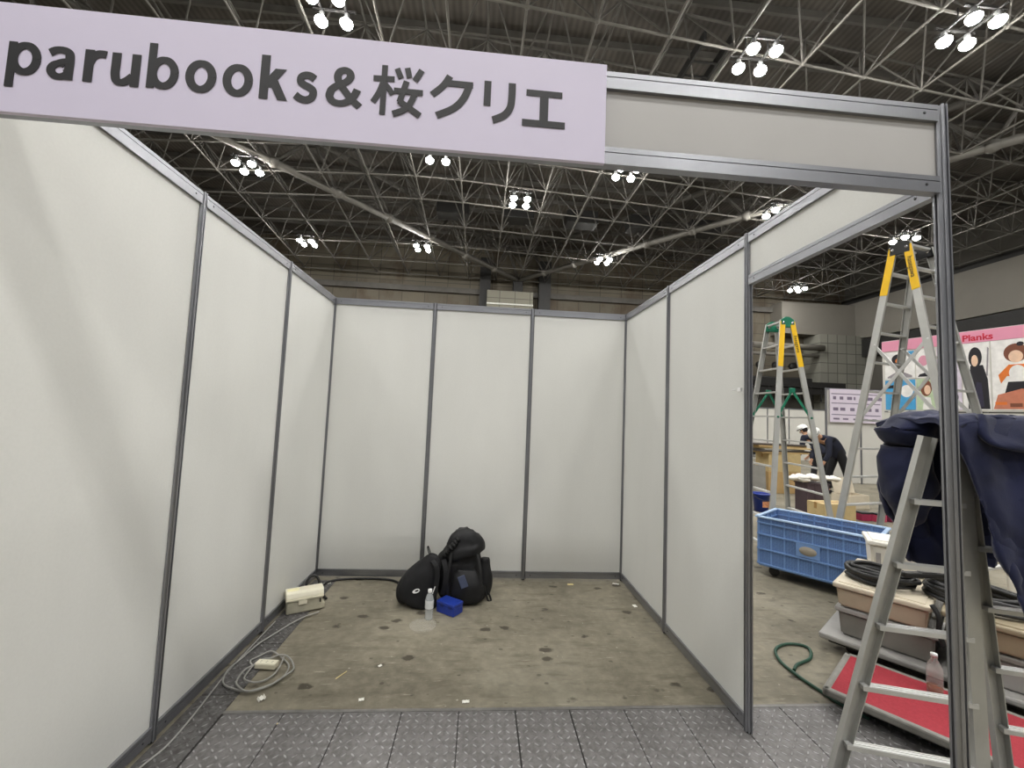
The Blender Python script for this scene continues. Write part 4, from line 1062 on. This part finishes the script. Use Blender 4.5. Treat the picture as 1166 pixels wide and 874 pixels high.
poster(1.50, 2.16, 1.99, 3.14, 'white', [('brown', 'e', .42, .80, .2, .13), ('black', 'e', .5, .92, .06, .03), ('skin', 'e', .42, .75, .12, .085), ('orange', 'p', [(.12, .5), (.3, .64), (.58, .64), (.8, .52), (.82, .4), (.6, .48), (.26, .48), (.16, .38)]), ('white', 'e', .44, .52, .14, .11), ('black', 'p', [(.28, .4), (.6, .4), (.66, .24), (.22, .24)]), ('peach', 'p', [(.02, .02), (.98, .02), (.96, .24), (.5, .3), (.1, .22)]), ('brown', 'p', [(.3, .05), (.5, .05), (.5, .1), (.3, .1)]), ('orange', 'p', [(.05, .08), (.25, .08), (.25, .12), (.05, .12)])])
poster(2.17, 2.8, 1.99, 3.14, 'lilac', [('blue', 'e', .5, .7, .25, .15), ('navy', 'p', [(.2, .02), (.8, .02), (.7, .5), (.3, .5)])])

def carton(x, y, z, w, d, h, rz, label, m=None, cat='box', group=None):
    t = thing('cardboard_box', label, cat, (x, y, z), rz, group)
    MB().box((0, 0, h / 2), (w, d, h), bev=.006).build('carton', m or M['card'], t)
    MB().box((0, 0, h + .001), (w, .055, .002)).box((-w / 2 - .001, 0, h - .05), (.002, .055, .1)).box((0, -d / 2 - .001, h / 2), (.004, .002, h * .96)).build('tape', M['tape'], t)
    return t
carton(8.72, 8.45, 0, .85, .5, .50, .05, 'large brown carton on the floor behind the green-capped ladder, bottom of its stack')
carton(8.74, 8.45, .505, .80, .48, .42, .0, 'brown carton stacked on the large carton behind the green-capped ladder', M['card2'])
rnd = random.Random(5)
bw = [simple('board_' + n, c, .7) for n, c in (('buff', rgb(190, 160, 110)), ('dark', rgb(70, 62, 54)), ('grey', rgb(150, 146, 138)), ('tan', rgb(200, 176, 130)))]
for k in range(6):
    o = MB().box((0, 0, .018), (1.15 + rnd.uniform(-.1, .2), .5, .035), bev=.004).build('board', bw[k % 4]); o.location = (8.72 + rnd.uniform(-.06, .06), 8.45, .93 + .037 * k); o.rotation_euler = (0, 0, rnd.uniform(-.08, .08))
    tag(o, 'flat board in the stack on the cartons, %s from the bottom' % NUM[k], 'board', 'flat boards stacked on the cartons')
mb = MB().box((0, 0, .32), (.05, .5, .64), rot=Matrix.Rotation(.12, 3, 'Y')); o = mb.build('grey_board', M['grey_box']); o.location = (7.95, 8.2, 0.01); o.rotation_euler = (0, 0, 1.2); tag(o, 'grey board leaning against the left side of the carton stack', 'board')
carton(7.40, 5.42, 0, .58, .34, .36, .05, 'small tan carton between the two tall ladders behind the blue crate', M['card2'])
o = MB().box((0, 0, .29), (.42, .3, .58), bev=.01).box((0, 0, .585), (.44, .32, .02)).box((-.06, -.152, .29), (.02, .01, .54)).build('plastic_bin', simple('dark_plum_plastic', rgb(70, 56, 62), .5)); o.location = (7.55, 6.0, 0); tag(o, 'dark plum upright bin behind the tan carton', 'bin')
mb = MB()
for k in range(9):
    mb.blob((rnd.uniform(-.32, .32), rnd.uniform(-.12, .12), .05 + rnd.uniform(0, .05)), (rnd.uniform(.08, .16), .1, .045), sub=2, rot=Matrix.Rotation(rnd.uniform(0, 3), 3, 'Z'))
mb.wrinkle(.04, 14, 3); o = mb.build('wrapping_paper', M['paper']); o.location = (7.55, 6.0, .60); tag(o, 'crumpled white wrapping paper heaped on the dark plum bin', 'paper')
bk = thing('blue_bucket', 'blue plastic bucket with an orange label on the floor beyond the right wall', 'bucket', (6.78, 6.28, 0))
MB().lathe([(.001, 0), (.115, 0), (.145, .31), (.155, .31), (.155, .33), (.142, .335), (.138, .32), (.108, .01), (.001, .01)], n=28).build('pail', M['blue_box'], bk)
MB().loft([[V(r * math.cos(a), r * math.sin(a), zz) for a in [-2.0 + 1.3 * k / 10 for k in range(11)]] for r, zz in ((.126, .09), (.1365, .20))], cap=False, closed=False).build('label', simple('orange_label', rgb(214, 150, 110), .6, 0, .3, 30), bk)
MB().tube(smooth_path([(-.155, 0, .31), (-.13, -.12, .25), (0, -.19, .22), (.13, -.12, .25), (.155, 0, .31)], 6), .006, 6).build('handle', M['black_plastic'], bk)
ob_ = thing('open_box', 'open cream box with a raised flap behind the tall ladder\'s foot', 'box', (9.0, 6.75, 0), .2)
MB().box((0, .16, .14), (.55, .02, .28)).box((0, -.16, .14), (.55, .02, .28)).box((-.265, 0, .14), (.02, .3, .28)).box((.265, 0, .14), (.02, .3, .28)).box((0, 0, .01), (.55, .34, .02)).build('box_body', M['beige_lid'], ob_)
MB().box((.05, .18, .43), (.55, .015, .32), rot=Matrix.Rotation(-.25, 3, 'X')).build('flap', M['beige_lid'], ob_)
for k, (x, y, c) in enumerate([(8.30, 5.75, rgb(150, 40, 74)), (8.52, 5.68, rgb(190, 70, 100)), (8.75, 5.72, rgb(110, 30, 60))]):
    t = thing('pink_case', ['dark crimson small case on the floor under the tall ladder, left of three', 'bright pink small case on the floor under the tall ladder, middle of three', 'maroon small case on the floor under the tall ladder, right of three'][k], 'case', (x, y, 0), .2 * k)
    mm = simple('case_colour_%d' % k, c, .5); MB().box((0, 0, .06), (.19, .14, .12), bev=.012).build('case_base', mm, t); MB().box((0, 0, .135), (.194, .144, .028), bev=.008).build('case_lid', M['black_plastic'], t)
tr = thing('steel_trolley', 'low grey trolley loaded with cables far beyond the right wall', 'trolley', (8.6, 9.6, 0), .1)
MB().box((0, 0, .35), (1.1, .6, .04)).box((0, 0, .75), (1.1, .6, .04)).build('shelf', M['grey_box'], tr)
for x in (-.52, .52):
    for y in (-.27, .27): MB().tube([(x, y, 0), (x, y, .77)], .018, 8).build('leg', M['alu'], tr)
o = MB().loft([ell(0, 0, zz, .42 * f, .22 * f, 24) for zz, f in ((0, .9), (.08, 1), (.16, .8), (.2, .3))]).wrinkle(.05, 9, 2).build('cable_heap', M['cable_black']); o.location = (8.6, 9.6, .80); tag(o, 'dark heap of cables on the grey trolley', 'cable heap')

# ------------------------------------------------------------------ two workers
M['skin'] = simple('skin', rgb(206, 160, 130), .55, 0, .05)
M['uniform'] = simple('navy_uniform', rgb(30, 34, 52), .8, 0, .15, 8, .2, 60)
M['trousers'] = simple('black_trousers', rgb(24, 24, 29), .8, 0, .15, 8)
M['hair'] = simple('black_hair', rgb(22, 20, 20), .6)
M['helmet'] = simple('white_helmet', rgb(236, 236, 232), .3, 0, .02)
def skin_mesh(name, chain, mat, parent, sub=2):
    """chain: list of polylines [(co, radius), ...]; first polyline starts at the root; shared points are merged"""
    vs, rs, es, idx = [], [], [], {}
    def vid(p, r):
        k = tuple(round(c, 4) for c in p)
        if k not in idx: idx[k] = len(vs); vs.append(p); rs.append(r)
        return idx[k]
    for pl in chain:
        ids = [vid(p, r) for p, r in pl]
        es += [(a, b) for a, b in zip(ids, ids[1:])]
    me = bpy.data.meshes.new(name); me.from_pydata(vs, es, [])
    ob = bpy.data.objects.new(name, me); COL.objects.link(ob)
    md = ob.modifiers.new('s', 'SKIN'); md.use_smooth_shade = True
    for i, r in enumerate(rs): me.skin_vertices[0].data[i].radius = (r, r) if not isinstance(r, tuple) else r
    me.skin_vertices[0].data[0].use_root = True
    ob.modifiers.new('u', 'SUBSURF').levels = sub
    m2 = bpy.data.meshes.new_from_object(ob.evaluated_get(bpy.context.evaluated_depsgraph_get())); m2.name = name
    bpy.data.objects.remove(ob); bpy.data.meshes.remove(me)
    m2.materials.clear(); m2.materials.append(mat)
    for p in m2.polygons: p.use_smooth = True
    o = bpy.data.objects.new(name, m2); COL.objects.link(o); o.parent = parent
    return o
def person(label, base, J, helmet):
    """J: joints relative to base; face direction J['face']"""
    t = thing('person', label, 'person', base)
    g = {k: Vector(v) for k, v in J.items()}
    pel, ch, nk, hd_ = g['pelvis'], g['chest'], g['neck'], g['head']
    mid = (pel + ch) / 2 + g.get('arch', V(0, 0, .03))
    side = g['side'].normalized(); face = g['face'].normalized()
    up = (hd_ - nk).normalized()
    body = [[(pel, .125), (mid, .125), (ch, .14), (nk, .055), (hd_ - up * .03, .075), (hd_ + up * .06, .08)]]
    jack = [[(pel + (pel - mid).normalized() * .11, .16), (pel, .172), (mid, .16), (ch, .17), (nk - (nk - ch) * .15, .085)]]
    trou = [[(pel + (mid - pel) * .75, .135), (pel, .152)]]
    arms = []
    for s, n in ((1, 'l'), (-1, 'r')):
        sh = ch + side * s * .19 + (nk - ch) * .45; el, hn = g['elbow_' + n], g['hand_' + n]; d = (hn - el).normalized()
        body.append([(ch, .14), (sh, .055), (el, .042), (hn, .030), (hn + d * .05, .038)])
        jack.append([(ch, .17), (sh, .082), ((sh + el) / 2, .07), (el, .062), (el + (hn - el) * .55, .055), (hn - d * .03, .047)])
        hp = pel + side * s * .10 - V(0, 0, .05); kn, an, toe = g['knee_' + n], g['ankle_' + n], g['toe_' + n]
        body.append([(pel, .125), (hp, .085), (kn, .055), (an, .038), (toe, .034)])
        trou.append([(pel, .15), (hp, .105), ((hp + kn) / 2, .095), (kn, .078), ((kn + an) / 2, .074), (an + (kn - an).normalized() * .03, .068)])
        # five fingers and a thumb-side
        ax = d.cross(side if abs(d.dot(side)) < .9 else face).normalized()
        palm = hn + d * .05
        for f, (off, ln) in enumerate(((-.027, .072), (-.009, .082), (.009, .078), (.027, .062))):
            p0 = palm + ax * off * .6; p1 = palm + ax * off + d * ln * .55; p2 = p1 + d * ln * .35 + side * s * -.022
            arms.append([(palm, .02), (p0 + d * .02, .009), (p1, .0085), (p2, .007)])
        th = palm - d * .03 - ax * .03
        arms.append([(palm, .02), (th, .011), (th + d * .035 - ax * .018, .009), (th + d * .06 - ax * .016, .008)])
    skin_mesh('body', body + arms, M['skin'], t)
    skin_mesh('jacket', jack, M['uniform'], t); skin_mesh('trousers', trou, M['trousers'], t)
    for n in 'lr':
        an, toe = g['ankle_' + n], g['toe_' + n]; d = (toe - an); d.z = 0; d.normalize()
        mb = MB()
        R = []
        for x, w, zt in ((-.08, .03, .07), (-.06, .045, .10), (0, .048, .105), (.07, .05, .07), (.14, .048, .05), (.18, .025, .035)):
            c = V(an.x, an.y, 0) + d * x; sd = V(-d.y, d.x, 0)
            R.append([c + sd * w * math.cos(a) + V(0, 0, zt / 2 + .002 + zt / 2 * math.sin(a)) for a in [2 * PI * k / 12 for k in range(12)]])
        mb.loft(R); mb.build('shoe', M['black_plastic'], t)
    # head details
    rt = face.cross(up).normalized(); fc = (up.cross(rt)).normalized()
    Rm = Matrix((rt, -fc, up)).transposed()   # local -y... x right, y back, z up
    P = lambda x, y, z: hd_ + rt * x + fc * y + up * z
    mb = MB().blob(P(0, .095, -.01), (.014, .018, .02), sub=2, rot=Rm)
    for s in (-1, 1): mb.blob(P(s * .082, -.005, -.005), (.012, .022, .032), sub=2, rot=Rm)
    mb.blob(P(0, .082, -.055), (.026, .008, .007), sub=2, rot=Rm); mb.build('face_details', M['skin'], t)
    mb = MB()
    for s in (-1, 1): mb.blob(P(s * .032, .08, .015), (.012, .008, .007), sub=2, rot=Rm)
    mb.build('eyes', M['hair'], t)
    mb = MB().blob(P(0, -.03, .03), (.093, .09, .095), sub=3, rot=Rm); mb.build('hair', M['hair'], t)
    if helmet:
        mb = MB()
        mb.loft([[P(r * 1.0 * math.cos(a), r * 1.15 * math.sin(a) - .005, z) for a in [2 * PI * k / 24 for k in range(24)]] for r, z in ((.135, .045), (.122, .05), (.118, .09), (.098, .14), (.06, .168), (.01, .175))])
        mb.build('helmet', M['helmet'], t)
        MB().loft([[P(r * math.cos(a), r * 1.15 * math.sin(a), z) for a in [2 * PI * k / 24 for k in range(24)]] for r, z in ((.1225, .052), (.1235, .056), (.1225, .068), (.1205, .07))], cap=False).build('helmet_band', M['hair'], t)
    return t
person('worker in navy uniform and white helmet bending forward to the left', (10.1, 8.25, 0), dict(
    pelvis=(.02, 0, .98), chest=(-.34, -.03, 1.28), neck=(-.50, -.05, 1.37), head=(-.60, -.06, 1.42), face=(-.75, -.1, -.65), side=(.05, 1, 0), arch=(.04, 0, .10),
    elbow_l=(-.46, .18, .98), hand_l=(-.58, .10, .78), elbow_r=(-.44, -.26, .98), hand_r=(-.52, -.2, .76),
    knee_l=(-.10, .12, .52), ankle_l=(-.13, .12, .085), toe_l=(-.28, .11, .05), knee_r=(.12, -.12, .52), ankle_r=(.20, -.14, .085), toe_r=(.06, -.16, .05)), True)
person('worker in dark clothes and white cap stooping behind the helmeted worker, facing away', (10.62, 9.35, 0), dict(
    pelvis=(.0, 0, .95), chest=(-.16, .16, 1.24), neck=(-.22, .24, 1.38), head=(-.25, .28, 1.47), face=(-.4, .9, -.35), side=(-.9, -.35, 0), arch=(.04, -.04, .05),
    elbow_l=(-.38, .20, .95), hand_l=(-.36, .34, .74), elbow_r=(.10, .28, .95), hand_r=(.0, .42, .76),
    knee_l=(-.16, .02, .5), ankle_l=(-.24, -.02, .085), toe_l=(-.28, .12, .05), knee_r=(.17, .03, .5), ankle_r=(.28, -.02, .085), toe_r=(.26, .12, .05)), True)

# ------------------------------------------------------------------ camera, world, colour
cam = bpy.data.cameras.new('camera'); co = bpy.data.objects.new('camera', cam); COL.objects.link(co)
yaw, pit, rol = .0738, .0704, .0404
F = V(math.sin(yaw) * math.cos(pit), math.cos(yaw) * math.cos(pit), math.sin(pit))
Rt = F.cross(V(0, 0, 1)).normalized(); Up = Rt.cross(F)
R2 = Rt * math.cos(rol) + Up * math.sin(rol); U2 = -Rt * math.sin(rol) + Up * math.cos(rol)
co.matrix_world = Matrix(((R2.x, U2.x, -F.x, 1.4862), (R2.y, U2.y, -F.y, -1.2133), (R2.z, U2.z, -F.z, 1.6266), (0, 0, 0, 1)))
cam.sensor_fit = 'HORIZONTAL'; cam.sensor_width = 36; cam.lens = 472.98 / 1166 * 36; cam.clip_start = .05; cam.clip_end = 300
SC.camera = co
w = bpy.data.worlds.new('hall_air'); SC.world = w; w.use_nodes = True
bg = w.node_tree.nodes['Background']; bg.inputs[0].default_value = (.95, .97, 1, 1); bg.inputs[1].default_value = .26
SC.view_settings.view_transform = 'Standard'; SC.view_settings.look = 'None'; SC.view_settings.gamma = 1
SC.view_settings.use_curve_mapping = False; SC.view_settings.exposure = 0.0
SC.cycles.max_bounces = 6; SC.cycles.diffuse_bounces = 4; SC.cycles.glossy_bounces = 3; SC.cycles.transmission_bounces = 6; SC.cycles.transparent_max_bounces = 8
SC.cycles.caustics_reflective = False; SC.cycles.caustics_refractive = False
SC.cycles.use_denoising = True; SC.cycles.sample_clamp_indirect = 6
